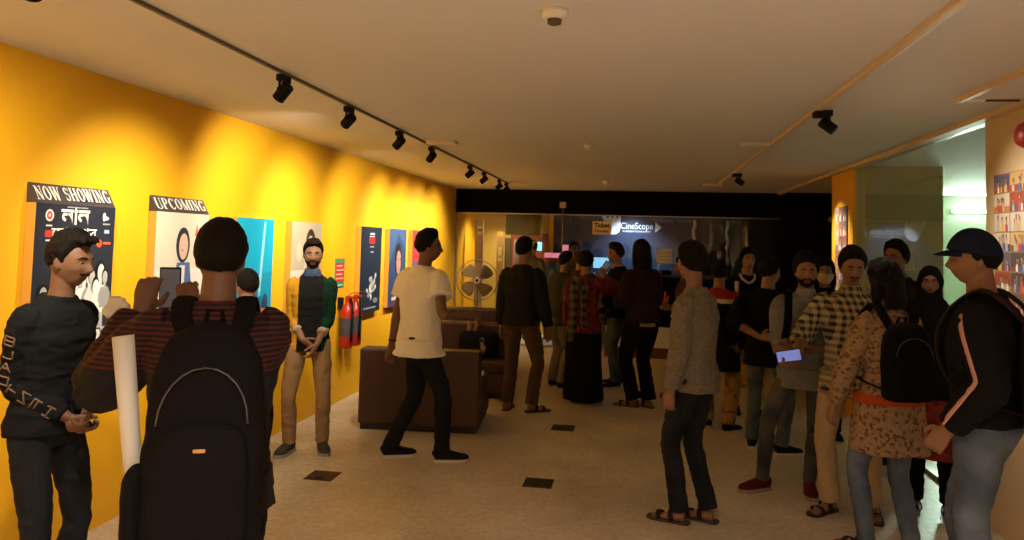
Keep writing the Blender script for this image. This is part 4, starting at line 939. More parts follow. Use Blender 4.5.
            nn = len(top); m.add([tuple(p_*s) for p_ in top+bot], [tuple(range(nn)), tuple(reversed(range(nn, 2*nn)))]+[(i, i+nn, (i+1) % nn+nn, (i+1) % nn) for i in range(nn)])
            m.build('sole', sm_, so)
            m = MB()
            for i in range(4): m.tube([FP(.04+.02*i, -.026, .072-.006*i), FP(.045+.02*i, 0, .0855-.0075*i), FP(.04+.02*i, .026, .072-.006*i)], .003, n=6)
            m.v = [tuple(Vector(v)*s) for v in m.v]; m.build('laces', mat('shoe_laces', (.12, .11, .10), .8), so)
        else:
            m = MB(); rows = [(-.065, .022), (-.045, .036), (0, .038), (.06, .040), (.12, .049), (.175, .045), (.205, .024)]
            top = [FP(a, w2, .017) for a, w2 in rows]+[FP(a, -w2, .017) for a, w2 in reversed(rows)]; bot = [FP(a, w2, .001) for a, w2 in rows]+[FP(a, -w2, .001) for a, w2 in reversed(rows)]
            nn = len(top); m.add([tuple(p_*s) for p_ in top+bot], [tuple(range(nn)), tuple(reversed(range(nn, 2*nn)))]+[(i, i+nn, (i+1) % nn+nn, (i+1) % nn) for i in range(nn)])
            so = m.build('sandal', sm_, root)
            m = MB()
            for a in (.035, .115): m.tube(*chain([FP(a, -.047, .016), FP(a+.01, -.038, .045 if a > .1 else .062), FP(a+.01, 0, .056 if a > .1 else .082), FP(a+.01, .038, .045 if a > .1 else .062), FP(a, .047, .016)], [(.016, .0025)]*5, 3), side=fv, n=8)
            m.v = [tuple(Vector(v)*s) for v in m.v]; m.build('sandal_strap', cloth('sandal_leather', (.03, .015, .010)), so, True)
    info = dict(root=root, s=s, T=T, TH=TH, arms=arms, pel=pel, Rh=Rh, legs=legsj, base=base, Rot=Rot, body=body, shirt=shn, lower=lo_)
    PEOPLE[key] = info
    return info
def local_to_world(info): return Matrix.Translation(info['root'].location) @ Matrix.Rotation(info['root'].rotation_euler.z, 4, 'Z')
def wpt(info, v): return local_to_world(info) @ (Vector(v)*info['s'])
def part(info, name, mb, mats, parent=None, smooth=True):
    mb.v = [tuple(Vector(v)*info['s']) for v in mb.v]; return mb.build(name, mats, parent or info['root'], smooth)
def own(info, name, label, cat, group=None):
    """a separate thing worn or held by a person: same frame as the person, placed in the world"""
    t = thing(name, label, cat, info['root'].location, info['root'].rotation_euler.z, group); return t
def put(info, t, name, mb, mats, smooth=True, parent=None):
    mb.v = [tuple(Vector(v)*info['s']) for v in mb.v]; return mb.build(name, mats, parent or t, smooth)
def glasses(info):
    m = MB(); TH = info['TH']
    for q in (-1, 1):
        m.tube([TH((q*.031+.021*cos(a), .100-.006*abs(cos(a)), .001+.016*sin(a))) for a in [2*pi*i/20 for i in range(21)]], .0016, n=6)
        m.tube([TH((q*.052, .094, .005)), TH((q*.078, .05, .007)), TH((q*.083, -.01, .004))], .0018, n=6)
    m.tube([TH((-.011, .101, .003)), TH((0, .104, .006)), TH((.011, .101, .003))], .0016, n=6)
    part(info, 'glasses', m, mat('glasses_frame', (.015, .012, .012), .3))
def watch(info, q, c=(.02, .02, .02)):
    S0, E, W_, a = info['arms'][q]; d = (W_-E).normalized(); m = MB(); m.tube([W_-d*.045, W_-d*.022], [(.033, .031)]*2, n=20)
    o = part(info, 'wristwatch', m, mat('watch_strap', c, .4)); m = MB(); m.ell(W_-d*.033+Vector((0, 0, .031)), (.016, .016, .006)); part(info, 'watch_dial', m, mat('watch_dial', (.3, .28, .25), .3), o)
def phone(pos, rot, lb, scr=(.35, .4, .9), s_=1.0, w_=.072, h_=.15, name='smartphone'):
    t = thing(name, lb, 'phone', pos); t.rotation_euler = rot
    MB().b2((-w_/2, -.004, -h_/2), (w_/2, .004, h_/2), bev=.003).build('phone_body', m_blk, t); MB().b2((-w_/2+.004, -.0048, -h_/2+.006), (w_/2-.004, -.0040, h_/2-.006)).build('screen', emis('phone_screen_%d' % int(scr[0]*100), scr, s_), t)
    f = MB(); f.ring((w_/2-.015, .0045, h_/2-.02), .008, .002, 'y', 14, 6); f.build('camera_ring', m_blk, t)
    return t
def backpack(info, label, m, y=-.20, w_=.30, h_=.46, d_=.17, z=.27, c=None, side_pocket=True, badge=None, x=0):
    t = own(info, 'backpack', label, 'backpack'); T = info['T']; Ro = info['Rot'](1); ctr = T(x, y, z)
    def B(a, b_, cc): return ctr+Ro @ Vector((a, b_, cc))
    g = MB(); g.tube(*chain([B(0, 0, -h_/2), B(0, 0, -h_/2+.03), B(0, 0, -.02), B(0, .01, h_*.30), B(0, .02, h_*.45), B(0, .025, h_/2)], [(w_*.40, d_*.36), (w_*.5, d_*.5), (w_*.52, d_*.54), (w_*.46, d_*.48), (w_*.33, d_*.36), (w_*.12, d_*.15)], 4), side=Ro @ Vector((1, 0, 0)), n=28, p=3.0)
    bd = fuse('pack_body', g, .009, [m], 3, t, .004, (8, 8, 8), scale=info['s'])
    g = MB(); g.tube(*chain([B(0, -d_*.44, -h_*.44), B(0, -d_*.50, -h_*.38), B(0, -d_*.52, -h_*.10), B(0, -d_*.46, h_*.04), B(0, -d_*.40, h_*.07)], [(w_*.30, .03), (w_*.40, .045), (w_*.40, .045), (w_*.33, .04), (w_*.2, .02)], 4), side=Ro @ Vector((1, 0, 0)), n=22, p=3.0)
    fuse('front_pocket', g, .009, [m], 2, t, .003, (9, 9, 9), scale=info['s'])
    zp = mat('zip_grey', (.05, .04, .035), .4)
    g = MB(); g.tube([B(w_*.37*sin(R(a)), -d_*(.54-.05*abs(cos(R(a)))), h_*(.08+.24*cos(R(a)))) for a in range(-90, 91, 15)], .003, n=6); put(info, t, 'zip', g, zp)
    g = MB(); g.tube([B(-.03, .06, h_*.47), B(-.02, .05, h_*.56), B(.02, .05, h_*.56), B(.03, .06, h_*.47)], .008, n=8); put(info, t, 'grab_handle', g, m)
    if badge:
        g = MB(); g.box(B(0, -d_*.54-.034, h_*-.02), (.034, .006, .013), Ro, bev=.002); put(info, t, 'brand_patch', g, badge)
    for q in (-1, 1):
        g = MB(); sh = .095
        pts = [B(q*.06, d_*.42, h_*.38), T(q*sh, -.10, .50), T(q*sh, -.01, .552), T(q*(sh+.01), .095, .48), T(q*(sh+.035), .150, .36), T(q*(sh+.07), .125, .22), T(q*.18, .03, .12), B(q*w_*.38, d_*.35, -h_*.38)]
        g.tube(*chain(pts, [(.026, .007), (.032, .008), (.034, .009), (.032, .008), (.028, .007), (.014, .004), (.012, .004), (.012, .004)], 4), side=Ro @ Vector((1, 0, 0)), n=10); put(info, t, 'shoulder_strap', g, m)
        if side_pocket and (side_pocket is True or q == side_pocket):
            g = MB(); g.tube(*chain([B(q*w_*.50, 0, -h_*.47), B(q*w_*.56, 0, -h_*.40), B(q*w_*.56, 0, -h_*.18), B(q*w_*.52, 0, -h_*.12)], [(.02, .04), (.035, .06), (.035, .062), (.02, .05)], 3), side=(1, 0, 0), n=16); fuse('side_pocket', g, .009, [m], 1, t, .003, scale=info['s'])
    return t

# ---- the people of the photograph -----------------------------------------
def C3(n, c): return cloth(n, c)
denim = pattern('worn_denim', 'wear', (.035, .045, .06), (.10, .12, .14), 5)
denim_b = pattern('blue_denim', 'wear', (.05, .07, .11), (.14, .18, .26), 4)
denim_d = pattern('dark_denim', 'wear', (.004, .005, .008), (.014, .016, .022), 5)
denim_g = pattern('grey_denim', 'wear', (.03, .03, .034), (.11, .10, .095), 4)
khaki = C3('khaki_cotton', (.30, .19, .10)); khaki_l = C3('pale_khaki_cotton', (.42, .31, .19))
black = C3('black_cotton', (.005, .005, .006))
# 1 man at far left
p = person('a', (-2.385, 2.83, 0), R(-96), 'young man at far left in dark sweatshirt with lettered sleeve, side-on, hands clasped', 1.64, .006, w=.92, lean=2, head=(8, 6, 0), skin=(.17, .085, .05),
    aR=dict(h=(.045, .14, .955), pole=(.3, -1, .0), d=(-.55, .5, -.75), t=(.3, .8, .5), curl=.9), aL=dict(h=(-.035, .18, .975), pole=(-.3, -1, 0), d=(.7, .35, -.6), t=(0, .8, .6), curl=.8),
    shirt=dict(name='sweatshirt', m=C3('charcoal_jersey', (.010, .011, .013)), hem=-.05, grow=.020, loose=1.04), legs=dict(m=denim_d, fit=.92), hair=dict(style='fade', t=.012, top=.022, quiff=1), beard=dict(t=.002, full=0, m=1))
watch(p, -1)
S0, E_, W_, _ = p['arms'][1]; lm = mat('sleeve_lettering', (.16, .10, .065), .7); m = MB(); bv = BVHTree.FromObject(p['shirt'], bpy.context.evaluated_depsgraph_get())
LET = [[(0, 0, 0, 1), (0, 1, .7, 1), (0, .5, .6, .5), (0, 0, .7, 0), (.7, 0, .7, 1)], [(0, 0, 0, 1), (0, 0, .7, 0)], [(0, 0, .35, 1), (.35, 1, .7, 0), (.15, .4, .55, .4)], [(0, 0, 0, 1), (0, 1, .7, 1), (.7, 1, .7, 0), (0, 0, .7, 0)], [(.35, 0, .35, 1), (0, 1, .7, 1)], [(0, 0, 0, 1), (0, 1, .7, 0), (.7, 0, .7, 1)], [(0, 0, 0, 1), (0, 1, .7, 1), (0, .5, .6, .5)], [(0, 0, 0, 1), (.7, 0, .7, 1), (0, .5, .7, .5)]]
for i, L_ in enumerate(LET):
    t_ = .16+i*.105; q_ = S0.lerp(E_, t_/.52) if t_ < .52 else E_.lerp(W_, (t_-.52)/.48); ax = ((E_-S0) if t_ < .52 else (W_-E_)).normalized(); out = Vector((1, .1, 0)); out = (out-ax*out.dot(ax)).normalized(); sd_ = ax.cross(out)
    for x0, y0, x1, y1 in L_:
        pts = []
        for k_ in range(4):
            xx, yy = x0+(x1-x0)*k_/3, y0+(y1-y0)*k_/3; o_ = (q_+sd_*(-.022+.062*xx)+ax*(.018-.036*yy)+out*.15)*p['s']; h_ = bv.ray_cast(o_, -out)
            if h_[0]: pts.append(h_[0]/p['s'])
        if len(pts) > 1: m.tube(pts, (.004, .004), n=6)
part(p, 'sleeve_print', m, lm)
# 2 man with the backpack
p = person('b', (-1.335, 2.28, 0), R(24), 'man seen from behind with large black backpack, holding up a phone', 1.69, .006, w=1.06, alen=1.06, lean=3, head=(2, 3, 0), skin=(.16, .08, .048),
    aL=dict(h=(-.275, .24, 1.405), pole=(-.55, -.1, -1.0), d=(.15, .35, .95), t=(.95, .1, .1), curl=.5), aR=dict(h=(-.10, .25, 1.40), pole=(1, -.3, -1.1), d=(-.35, .35, .85), t=(-.9, .2, .1), curl=.6),
    shirt=dict(name='sweater', m=pattern('striped_sweater', 'stripe_top', (.008, .006, .007), (.060, .009, .007), 62, lim=1.22), hem=-.12, grow=.034, loose=1.28, wr=1.2), legs=dict(m=C3('black_trouser', (.006, .006, .007)), fit=1.15), hair=dict(style='short', t=.012, top=.016, rough=.003), eyes=True)
P2 = p
backpack(p, 'large black backpack on the back of the man holding up a phone', C3('black_nylon', (.0055, .004, .004)), y=-.235, x=.015, w_=.33, h_=.66, d_=.20, z=.155, side_pocket=-1, badge=mat('orange_tag', (.45, .20, .05), .5))
hp_ = wpt(p, (-.20, .345, 1.485)); phone(hp_, (R(5), 0, R(24)), 'phone held up in both hands in front of the UPCOMING poster', (.30, .22, .20), .25)
t = thing('crumpled_tissue', 'crumpled white tissue beside the raised left hand of the backpack man', 'tissue', wpt(p, (-.35, .27, 1.425)))
m = MB(); m.ell((0, 0, 0), (.045, .012, .032), Matrix.Rotation(.5, 3, 'Y')); m.ell((-.03, .0, -.02), (.03, .016, .022)); fuse('tissue_sheet', m, .006, [mat('tissue_white', (.6, .57, .52), .9)], 0, t, .007, (30, 30, 30))
t = thing('paper_roll', 'rolled white paper tube tucked under the left arm of the backpack man', 'paper roll', (0, 0, 0))
a_, b_ = wpt(p, (-.238, -.17, 1.375)), wpt(p, (-.175, -.20, .90)); t.location = b_; d_ = a_-b_
MB().tube([(0, 0, 0), tuple(d_*.3), tuple(d_), tuple(d_), tuple(d_*.97)], [.024, .026, .030, .024, .022], n=24).build('rolled_sheet', mat('roll_paper', (.52, .46, .38), .7), t, True)
# 3 person half hidden by him, facing the posters
person('c', (-2.44, 4.55, 0), R(70), 'person in orange top mostly hidden behind the backpack man, facing the posters', 1.43, .010, skin=(.3, .16, .1), w=.95, shirt=dict(name='top', m=C3('orange_cotton', (.50, .19, .07)), hem=-.12, grow=.025), legs=dict(m=denim_d), hair=dict(style='short'))
# 4 man in yellow, black and green jumper
def jf(c, n_):
    x, z = c.x, c.z
    if x > .098: return 0
    if x < -.098: return 2
    return 1
p = person('d', (-2.52, 5.69, 0), R(200), 'bearded man facing the camera in yellow, black and green jumper', 1.63, .007, head=(4, 2, 0), skin=(.26, .14, .085), w=.88,
    aR=dict(h=(.05, .19, .93), pole=(.45, -1, 0), d=(-.75, .2, -.55), t=(0, .7, .6), curl=.7), aL=dict(h=(-.07, .21, .90), pole=(-.45, -1, 0), d=(.35, .15, -.85), t=(.3, .8, .2), curl=.6), fR=(.13, .05, -22), fL=(-.13, 0.02, 12),
    shirt=dict(name='jumper', m=[C3('mustard_knit', (.60, .30, .02)), C3('black_knit', (.012, .012, .013)), C3('dark_green_knit', (.008, .035, .020))], fn=jf, hem=-.10, sleeve='threeq', grow=.022, loose=1.0, collar=C3('blue_collar', (.05, .08, .16))), legs=dict(m=khaki, fit=1.02),
    shoes=dict(m=C3('grey_canvas', (.06, .055, .05)), sole=(.3, .27, .22)), hair=dict(style='fade', t=.008, top=.02, quiff=1), beard=dict(t=.005, m=1))
for q in (-1, 1):
    S0, E_, W_, _ = p['arms'][q]; m = MB(); m.tube([E_.lerp(W_, .42), E_.lerp(W_, .62)], [.046, .043], n=18)
    part(p, 'rolled_cuff', m, C3('cream_cuff', (.45, .40, .30)))
# 5 man in the white T-shirt
p = person('e', (-1.645, 5.64, 0), R(-68), 'man in white T-shirt and dark jeans striding to the right', 1.745, .007, head=(-46, 2, 0), lean=2, twist=40, skin=(.17, .085, .05), w=.98,
    aL=dict(h=(-.22, -.17, .80), pole=(-.3, -1, 0), curl=.6), aR=dict(h=(.10, .36, 1.085), pole=(.7, -.6, -.3), d=(-.1, 1, -.05), t=(-.6, 0, .7), curl=.9), fL=(-.09, -.16, 4), fR=(.08, .21, -4),
    shirt=dict(name='t_shirt', m=C3('white_jersey', (.80, .76, .66)), hem=-.12, sleeve='short', flare=.03, grow=.034, loose=1.05), legs=dict(m=C3('black_jeans', (.012, .013, .016)), fit=1.0), shoes=dict(sole=(.55, .48, .40)), hair=dict(style='short', t=.014, top=.022, rough=.006), beard=dict(t=.001, full=0))
glasses(p)
m = MB(); S0, E_, W_, _ = p['arms'][-1]; d_ = (W_-E_).normalized(); m.tube([W_-d_*.04, W_-d_*.028], .031, n=18); part(p, 'wristband', m, m_blk)
# 6 man in dark sweater
person('f', (-1.12, 7.52, 0), R(-18), 'man from behind in dark sweater and brown trousers, in front of the sofa bag', 1.7, .009, head=(-18, 0, 0), w=1.04, skin=(.24, .12, .07), fL=(-.13, -.02, 15), fR=(.12, .03, -40), aR=dict(h=(.27, .08, .80)), shirt=dict(name='sweater', m=C3('dark_olive_knit', (.016, .015, .012)), hem=-.06, grow=.022, loose=1.12),
    legs=dict(m=C3('brown_cotton', (.085, .045, .026)), fit=1.12, cuff=.065), shoes=dict(style='sandal', sole=(.02, .012, .01)), hair=dict(style='short', t=.014, top=.02))
# 7 shorter man with glasses
p = person('g', (-.88, 8.85, 0), R(-50), 'shorter man in olive jacket and pale trousers, side-on with glasses, behind the dark sweater man', 1.56, .009, head=(-25, 4, 0), lean=5, skin=(.22, .11, .065), aR=dict(h=(.20, .20, .95)), shirt=dict(name='jacket', m=C3('olive_jacket', (.045, .042, .022)), hem=-.12, grow=.034, loose=1.3),
    legs=dict(m=C3('stone_trousers', (.17, .15, .10)), fit=1.2, cuff=.07), hair=dict(style='short', t=.014, top=.02)); glasses(p)
# 8 woman in red with raised arm
p = person('h', (-.54, 8.15, 0), R(-8), 'woman in red top and long black skirt with checked scarf, raising a phone', 1.57, .009, fem=True, skin=(.26, .13, .08), aR=dict(h=(.17, .30, 1.42), pole=(1, 0, -.6), d=(-.2, .2, .9), t=(-1, 0, .1)), aL=dict(h=(-.22, .12, .85)),
    shirt=dict(name='red_top', m=pattern('red_print', 'floral', (.13, .015, .009), (.08, .009, .008), 22, (.18, .035, .015)), hem=-.12, grow=.028, loose=1.25), legs=dict(style='skirt', m=C3('black_skirt_cloth', (.008, .007, .008)), zb=.04), shoes=dict(style='sandal', sole=(.06, .03, .02)), hair=dict(style='short', t=.02, top=.014, rough=.006))
m = MB(); T_ = p['T']; m.tube(*chain([T_(-.11, -.135, -.22), T_(-.10, -.15, .02), T_(-.10, -.15, .25), T_(-.09, -.115, .44), T_(-.09, -.01, .535), T_(-.08, .12, .42), T_(-.08, .15, .2)], [(.055, .012), (.05, .014), (.05, .014), (.05, .016), (.045, .016), (.045, .014), (.045, .01)], 4), n=14)
m.tube(*chain([T_(.03, -.14, -.10), T_(.02, -.15, .15), T_(.02, -.125, .40), T_(.03, -.04, .54)], [(.035, .012)]*4, 4), n=12)
m.v = [tuple(Vector(v)*p['s']) for v in m.v]; m.build('scarf', pattern('checked_wool', 'plaid', (.015, .013, .011), (.16, .125, .085), 11), p['root'], True)
phone(wpt(p, (.17, .34, 1.55)), (0, R(35), R(-8)), 'phone raised by the woman in red, glowing blue', (.3, .55, .9), 1.0)
# 9 man facing left
p = person('i', (-.22, 9.15, 0), R(112), 'man in black jacket with cream collar facing left in the queue', 1.67, .009, head=(5, 6, 0), skin=(.30, .16, .09), aL=dict(h=(-.20, .26, 1.0)), aR=dict(h=(.22, .1, .82)), fL=(-.12, .05, 5), fR=(.12, -.08, -12), shirt=dict(name='jacket', m=black, hem=-.09, grow=.03, loose=1.2, collar=C3('cream_fleece', (.38, .30, .18))),
    legs=dict(m=denim), shoes=dict(style='boot'), hair=dict(style='short', t=.024, top=.022, c=(.018, .009, .005), rough=.007))
# 11 person beyond the woman in red
person('k', (-.72, 9.75, 0), R(-4), 'person with short brown hair glimpsed just beyond the woman in red', 1.56, .010, skin=(.28, .13, .07), shirt=dict(name='jacket', m=C3('brown_jacket', (.06, .028, .012)), hem=-.08, grow=.03), hair=dict(style='short', c=(.07, .03, .012)))
# 10 woman with long hair
p = person('j', (.04, 8.05, 0), R(28), 'long-haired woman in dark brown sweater and black trousers, seen from behind', 1.705, .009, fem=True, w=.98, skin=(.24, .12, .07), fL=(-.05, .03, 45), fR=(.10, -.04, 20), aL=dict(h=(-.12, .27, 1.05)), aR=dict(h=(.12, .28, 1.05)), shirt=dict(name='sweater', m=C3('dark_brown_knit', (.024, .013, .010)), hem=-.03, grow=.028, loose=1.25, flare=.02, hemband=C3('pale_hem', (.35, .30, .2))),
    legs=dict(m=black, fit=1.2, cuff=.075), shoes=dict(style='sandal', sole=(.10, .05, .03)), hair=dict(style='long', t=.018, top=.016, long=.26))
# 12 man in grey sweatshirt and sandals
p = person('l', (.37, 4.80, 0), R(58), 'man in grey-brown sweatshirt, dark jeans and sandals, back turned, in the middle', 1.665, .007, head=(-16, 2, 0), skin=(.22, .11, .065), w=.90, fL=(-.07, .07, 12), fR=(.08, -.05, 5), aL=dict(h=(-.20, .07, .79), curl=.7), aR=dict(h=(.20, .10, .82)), shirt=dict(name='sweatshirt', m=pattern('marl_jersey', 'wear', (.13, .11, .085), (.19, .165, .125), 60), hem=-.10, grow=.024, loose=1.12, wr=1.4),
    legs=dict(m=denim_d, fit=.96), shoes=dict(style='sandal', sole=(.035, .02, .012)), hair=dict(style='short', t=.018, top=.024, rough=.005))
# 13 person in brown behind him
p = person('m', (.56, 8.75, 0), R(95), 'person in brown jacket holding a phone, mostly behind the grey sweatshirt man', 1.55, .010, skin=(.3, .15, .08), head=(0, 8, 0), w=.88, aL=dict(h=(-.05, .19, 1.08), d=(.1, .8, .4), curl=.7), aR=dict(h=(.05, .19, 1.08), d=(-.1, .8, .4), curl=.7), fL=(-.1, .12, 0), fR=(.1, -.1, 0), shirt=dict(name='jacket', m=C3('tan_brown_jacket', (.09, .045, .018)), hem=-.20, grow=.03, loose=1.2), legs=dict(m=denim_d), shoes=dict(sole=(.05, .04, .04)), hair=dict(style='short'))
phone(wpt(p, (0, .29, 1.17)), (R(-60), 0, R(95)), 'phone with blue glow held low in front of the red handprint', (.3, .4, .95), 1.2)
# 14 person with red yoke
p = person('n', (.74, 7.25, 0), R(-12), 'person in black with red shoulders and white stripe, ochre patterned trousers', 1.53, .010, fem=True, skin=(.25, .12, .07), w=1.08, fL=(-.10, .10, 25), fR=(.12, -.06, -35), shirt=dict(name='jersey', m=[black, C3('red_yoke', (.30, .02, .012)), C3('cream_stripe', (.55, .45, .30))], fn=lambda c, n_: 1 if c.z > .425 else (2 if c.z > .385 else 0), hem=-.30, grow=.028, flare=.02),
    legs=dict(m=pattern('ochre_print', 'floral', (.30, .15, .03), (.20, .09, .025), 16, (.10, .05, .02)), fit=1.3, cuff=.07), shoes=dict(sole=(.5, .4, .25)), hair=dict(style='short', t=.02, top=.01))
# 15 woman facing the camera
p = person('o', (1.10, 8.0, 0), R(184), 'woman facing the camera in black with cream necklace and yellow skirt', 1.655, .009, fem=True, skin=(.34, .18, .10), head=(6, 0, 0), shirt=dict(name='black_top', m=black, hem=-.30, grow=.024, flare=.02), aR=dict(h=(.22, .15, .95)), legs=dict(style='skirt', m=C3('orange_yellow_skirt', (.62, .26, .03)), zb=.30, fit=.75), hair=dict(style='long', t=.014, top=.010, bun=1), shoes=dict(style='shoe'))
m = MB(); T_ = p['T']; nk = [T_(-.075, .03, .535), T_(-.06, .085, .49), T_(0, .125, .45), T_(.06, .085, .49), T_(.075, .03, .535)]; m.tube(*chain(nk, [.013]*5, 4), n=8); m.tube(*chain([T_(.12, .10, .46), T_(.13, .14, .38), T_(.12, .15, .28)], [(.022, .008), (.018, .008), (.008, .005)], 3), n=8)
part(p, 'necklace', m, C3('cream_beads', (.62, .50, .33)))
# 16 man in black shirt, hand behind the back
person('q', (1.08, 6.62, 0), R(-22), 'man in black shirt and grey jeans from behind, one hand held behind his back', 1.575, .008, head=(-40, 4, 0), skin=(.28, .14, .08), w=1.08, fL=(-.14, .03, 12), fR=(.14, -.06, -50), aL=dict(h=(-.02, -.185, 1.03), pole=(-1, -.3, 0), d=(.8, -.1, .1), t=(0, .1, 1), curl=.8), aR=dict(h=(.12, .24, 1.05)), shirt=dict(name='shirt', m=black, sleeve='rolled', hem=-.15, grow=.030, loose=1.2),
    legs=dict(m=denim, fit=1.05, cuff=.058), shoes=dict(sole=(.6, .52, .42)), hair=dict(style='short', t=.024, top=.018, rough=.007))
# 18 masked woman behind
p = person('s', (1.66, 7.2, 0), R(172), 'person with dark hair and cream face mask behind the two men with phone', 1.57, .010, fem=True, skin=(.3, .16, .1), shirt=dict(name='shawl', m=C3('black_shawl', (.01, .009, .01)), hem=-.3, grow=.035, flare=.03), legs=dict(m=black), hair=dict(style='long', t=.022, top=.018, long=.16))
m = MB(); head_grid(m, p['TH'], lambda v: (.020 if (v.z < -.012 and v.z > -.105 and v.y > .005) else -.012), 56, 48); fuse('face_mask', m, .006, [C3('cream_mask', (.55, .42, .26))], 1, p['root'], 0, scale=p['s'])
# 17 man in denim shirt
p = person('r', (1.17, 5.57, 0), R(172), 'bearded man in pale denim shirt with folded arms, torn grey jeans and maroon trainers', 1.64, .007, head=(2, 2, 0), skin=(.25, .12, .07), w=1.02, aR=dict(h=(-.06, .20, 1.055), pole=(1, -.3, -.3), d=(-1, .1, .0), t=(0, .2, 1), curl=.5), aL=dict(h=(.10, .235, 1.02), pole=(-1, -.3, -.3), d=(1, .05, .1), t=(0, .2, 1), curl=.5),
    px=-.13, fR=(.30, .06, -52), fL=(-.02, .0, 2), shirt=dict(name='denim_shirt', m=pattern('pale_denim', 'wear', (.12, .125, .12), (.21, .21, .195), 7), hem=-.14, sleeve='rolled', grow=.026, loose=1.2, collar=C3('pale_denim_collar', (.25, .26, .27)), wr=1.3), legs=dict(m=denim_g, fit=.95, cuff=.045), shoes=dict(m=C3('maroon_mesh', (.10, .012, .014)), sole=(.30, .22, .16)),
    hair=dict(style='short', t=.016, top=.03, rough=.006, quiff=1), beard=dict(t=.007, m=1))
hp_, kn_, an_, yw_, f_ = p['legs'][-1]; m = MB(); m.tube(*chain([kn_+Vector((-.03, .050, .03)), kn_+Vector((0, .056, .012)), kn_+Vector((.035, .048, .028))], [(.006, .018), (.012, .034), (.005, .016)], 4), side=(0, 1, 0), n=10); part(p, 'knee_tear', m, mat('knee_hole', (.006, .005, .005), .9), p['lower'])
for q in (-1, 1):
    m = MB(); T_ = p['T']; m.tube(*chain([T_(q*.115, -.05, .545), T_(q*.12, .06, .525), T_(q*.125, .143, .40), T_(q*.135, .152, .28), T_(q*.165, .12, .14)], [(.026, .008)]*5, 4), n=10); part(p, 'shoulder_strap', m, black)
# 19 man in checked shirt
p = person('t', (1.37, 5.22, 0), R(166), 'man in cream and black checked shirt, khaki trousers and sandals, looking down', 1.67, .007, head=(12, 12, 0), skin=(.24, .12, .07), w=.97, aR=dict(h=(.33, .24, .99), pole=(.6, -1, -.6), d=(.75, .6, .05), t=(-.2, .3, .9), curl=.7), aL=dict(h=(-.24, -.02, .85)), fR=(.13, .04, -35), fL=(-.12, .0, 8),
    shirt=dict(name='checked_shirt', m=pattern('check_cotton', 'plaid', (.40, .34, .20), (.022, .022, .02), 22), hem=-.15, sleeve='rolled', grow=.025, loose=1.15, collar=pattern('check_cotton', 'plaid', (.40, .34, .20), (.022, .022, .02), 22)), legs=dict(m=khaki_l, fit=1.08, cuff=.062), shoes=dict(style='sandal', sole=(.025, .015, .01)), hair=dict(style='short', t=.014, top=.024, quiff=1), beard=dict(t=.001, full=0, m=1))
watch(p, 1)
phone(wpt(p, (.37, .345, 1.03)), (R(0), R(78), R(-10)), 'smartphone with glowing screen held sideways by the checked-shirt man', (.32, .36, .85), .5)
# 21, 22 behind, near the glass
p = person('v', (2.0, 6.3, 0), R(120), 'tall man with glasses in dark jacket with beige collar, at the back near the glass', 1.73, .010, skin=(.26, .13, .08), head=(10, 0, 0), shirt=dict(name='jacket', m=C3('charcoal_jacket', (.02, .018, .017)), hem=-.12, grow=.035, collar=C3('beige_fleece', (.30, .25, .17))), legs=dict(m=denim_d), hair=dict(style='short', t=.018, top=.02)); glasses(p)
p = person('w', (1.90, 5.38, 0), R(160), 'woman in black headscarf and glasses with red patterned kurta, beside the cap man', 1.57, .008, fem=True, skin=(.28, .15, .09), shirt=dict(name='kurta', m=[pattern('red_floral', 'floral', (.20, .025, .018), (.12, .012, .012), 14, (.32, .10, .05)), black], fn=lambda c, n_: 1 if c.z > -.12 else 0, hem=-.52, grow=.03, flare=.07), legs=dict(m=black, fit=1.2), shoes=dict(style='sandal', sole=(.25, .12, .06)), hair=dict(style='hijab', name='black_headscarf', cc=(.009, .008, .009)), aR=dict(h=(.2, .2, .9)))
glasses(p)
# 20 woman with small backpack
p = person('u', (1.365, 4.55, 0), R(14), 'short-haired woman in cream patterned tunic and jeans, seen from behind', 1.6, .007, fem=True, w=.93, skin=(.26, .14, .08), head=(24, 2, 0), fL=(-.10, .02, 25), fR=(.11, -.10, 5), aL=dict(h=(-.27, .12, .80), pole=(-1, -1, 0)), aR=dict(h=(.20, .2, .9)), shirt=dict(name='tunic', m=pattern('cream_floral', 'floral', (.30, .20, .115), (.25, .155, .085), 60, (.13, .07, .045)), hem=-.30, grow=.026, flare=.02, loose=1.1),
    legs=dict(m=denim_b, fit=.98, cuff=.05), shoes=dict(style='sandal', sole=(.22, .08, .04)), hair=dict(style='long', t=.020, top=.016, rough=.010, long=.03))
backpack(p, 'small black backpack worn by the woman in the cream patterned tunic', black, y=-.19, w_=.29, h_=.44, d_=.13, z=.24, side_pocket=False)
m = MB(); T_ = p['T']; m.tube([T_(0, 0, -.02), T_(0, 0, .03)], [(.196, .156)]*2, n=28, p=2.2); part(p, 'orange_sash', m, C3('orange_sash_cloth', (.42, .07, .02)))
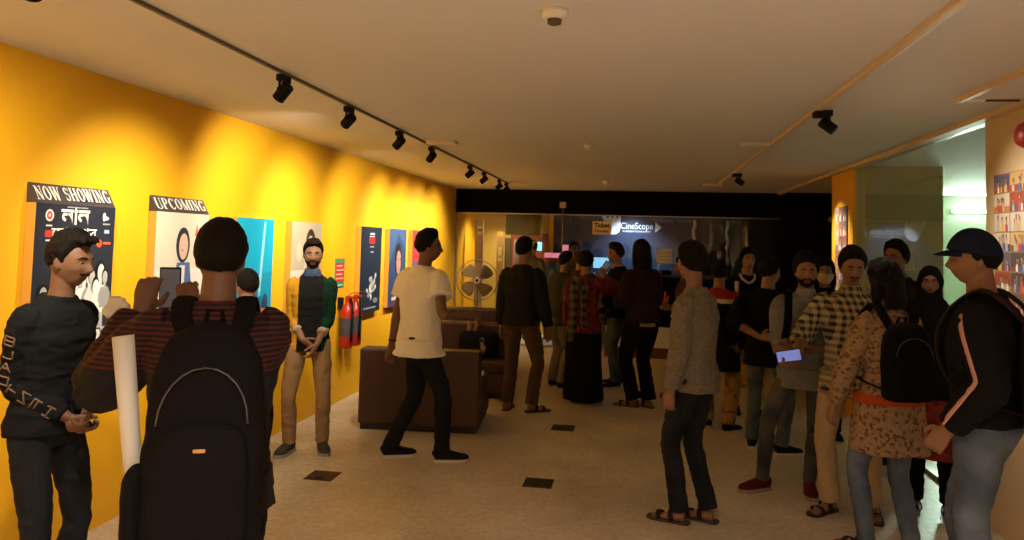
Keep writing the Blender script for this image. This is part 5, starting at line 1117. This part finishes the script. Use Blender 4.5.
# 23 man with cap
def capf(c, n_): return 1 if (c.x < -.17 and .075 < c.y+c.z*.0 < .30 and c.z > -.1 and n_.y > .35) else 0
p = person('x', (1.52, 3.66, 0), R(52), 'man in baseball cap and black jacket with pink stripe, at the right edge', 1.76, .006, head=(28, 4, 0), skin=(.24, .12, .07), w=1.05, aL=dict(h=(-.25, .07, .90), pole=(-.3, -1, 0), curl=.7), aR=dict(h=(.25, .12, .84)), fL=(-.10, -.10, 5), fR=(.10, .10, -5),
    shirt=dict(name='jacket', m=[C3('black_track_cloth', (.009, .009, .011)), C3('pink_stripe', (.45, .12, .12))], hem=-.01, grow=.027, loose=1.12), legs=dict(m=denim_b, fit=1.0, cuff=.06), hair=dict(style='short', t=.014, top=.004, cap=('navy_cap_cloth', (.012, .018, .045))))
S0, E_, W_, _ = p['arms'][-1]; m = MB(); bv = BVHTree.FromObject(p['shirt'], bpy.context.evaluated_depsgraph_get()); pts = []
for k_ in range(12):
    f_ = k_/11; q_ = S0.lerp(E_, f_/.55) if f_ < .55 else E_.lerp(W_, (f_-.55)/.45*.9); h_ = bv.ray_cast((q_+Vector((-.40, .20, .04)))*p['s'], Vector((.40, -.20, -.04)).normalized())
    if h_[0]: pts.append(h_[0]/p['s'])
m.tube(*chain(pts, [(.011, .003)]+[(.016, .004)]*(len(pts)-2)+[(.010, .003)], 2), side=(0, 0, 1) if False else (.7, .7, 0), n=8); part(p, 'sleeve_stripe', m, mat('pink_piping', (.55, .28, .28), .6), p['shirt'])
backpack(p, 'brown and black backpack worn by the man in the cap', C3('brown_black_nylon', (.030, .018, .012)), y=-.24, w_=.32, h_=.48, d_=.19, z=.24)
# people seen through the glass
person('y', (-1.78, 13.0, 0), R(-20), 'person in pale top behind the glass near the cyan screen', 1.70, .011, skin=(.3, .17, .1), shirt=dict(name='shirt', m=C3('pale_shirt', (.20, .18, .15)), grow=.028), hair=dict(style='short'))
person('z', (-1.03, 12.85, 0), R(176), 'man with dark face and dark shirt looking out from behind the glass', 1.69, .011, skin=(.15, .07, .04), shirt=dict(name='shirt', m=C3('dusky_shirt', (.03, .03, .035)), grow=.028), hair=dict(style='short', t=.02))
person('zz', (1.40, 13.3, 0), R(175), 'staff member with pale face in the dark room behind the glass', 1.66, .011, fem=True, skin=(.34, .2, .14), shirt=dict(name='shirt', m=black, grow=.028), hair=dict(style='long', t=.016, top=.016))
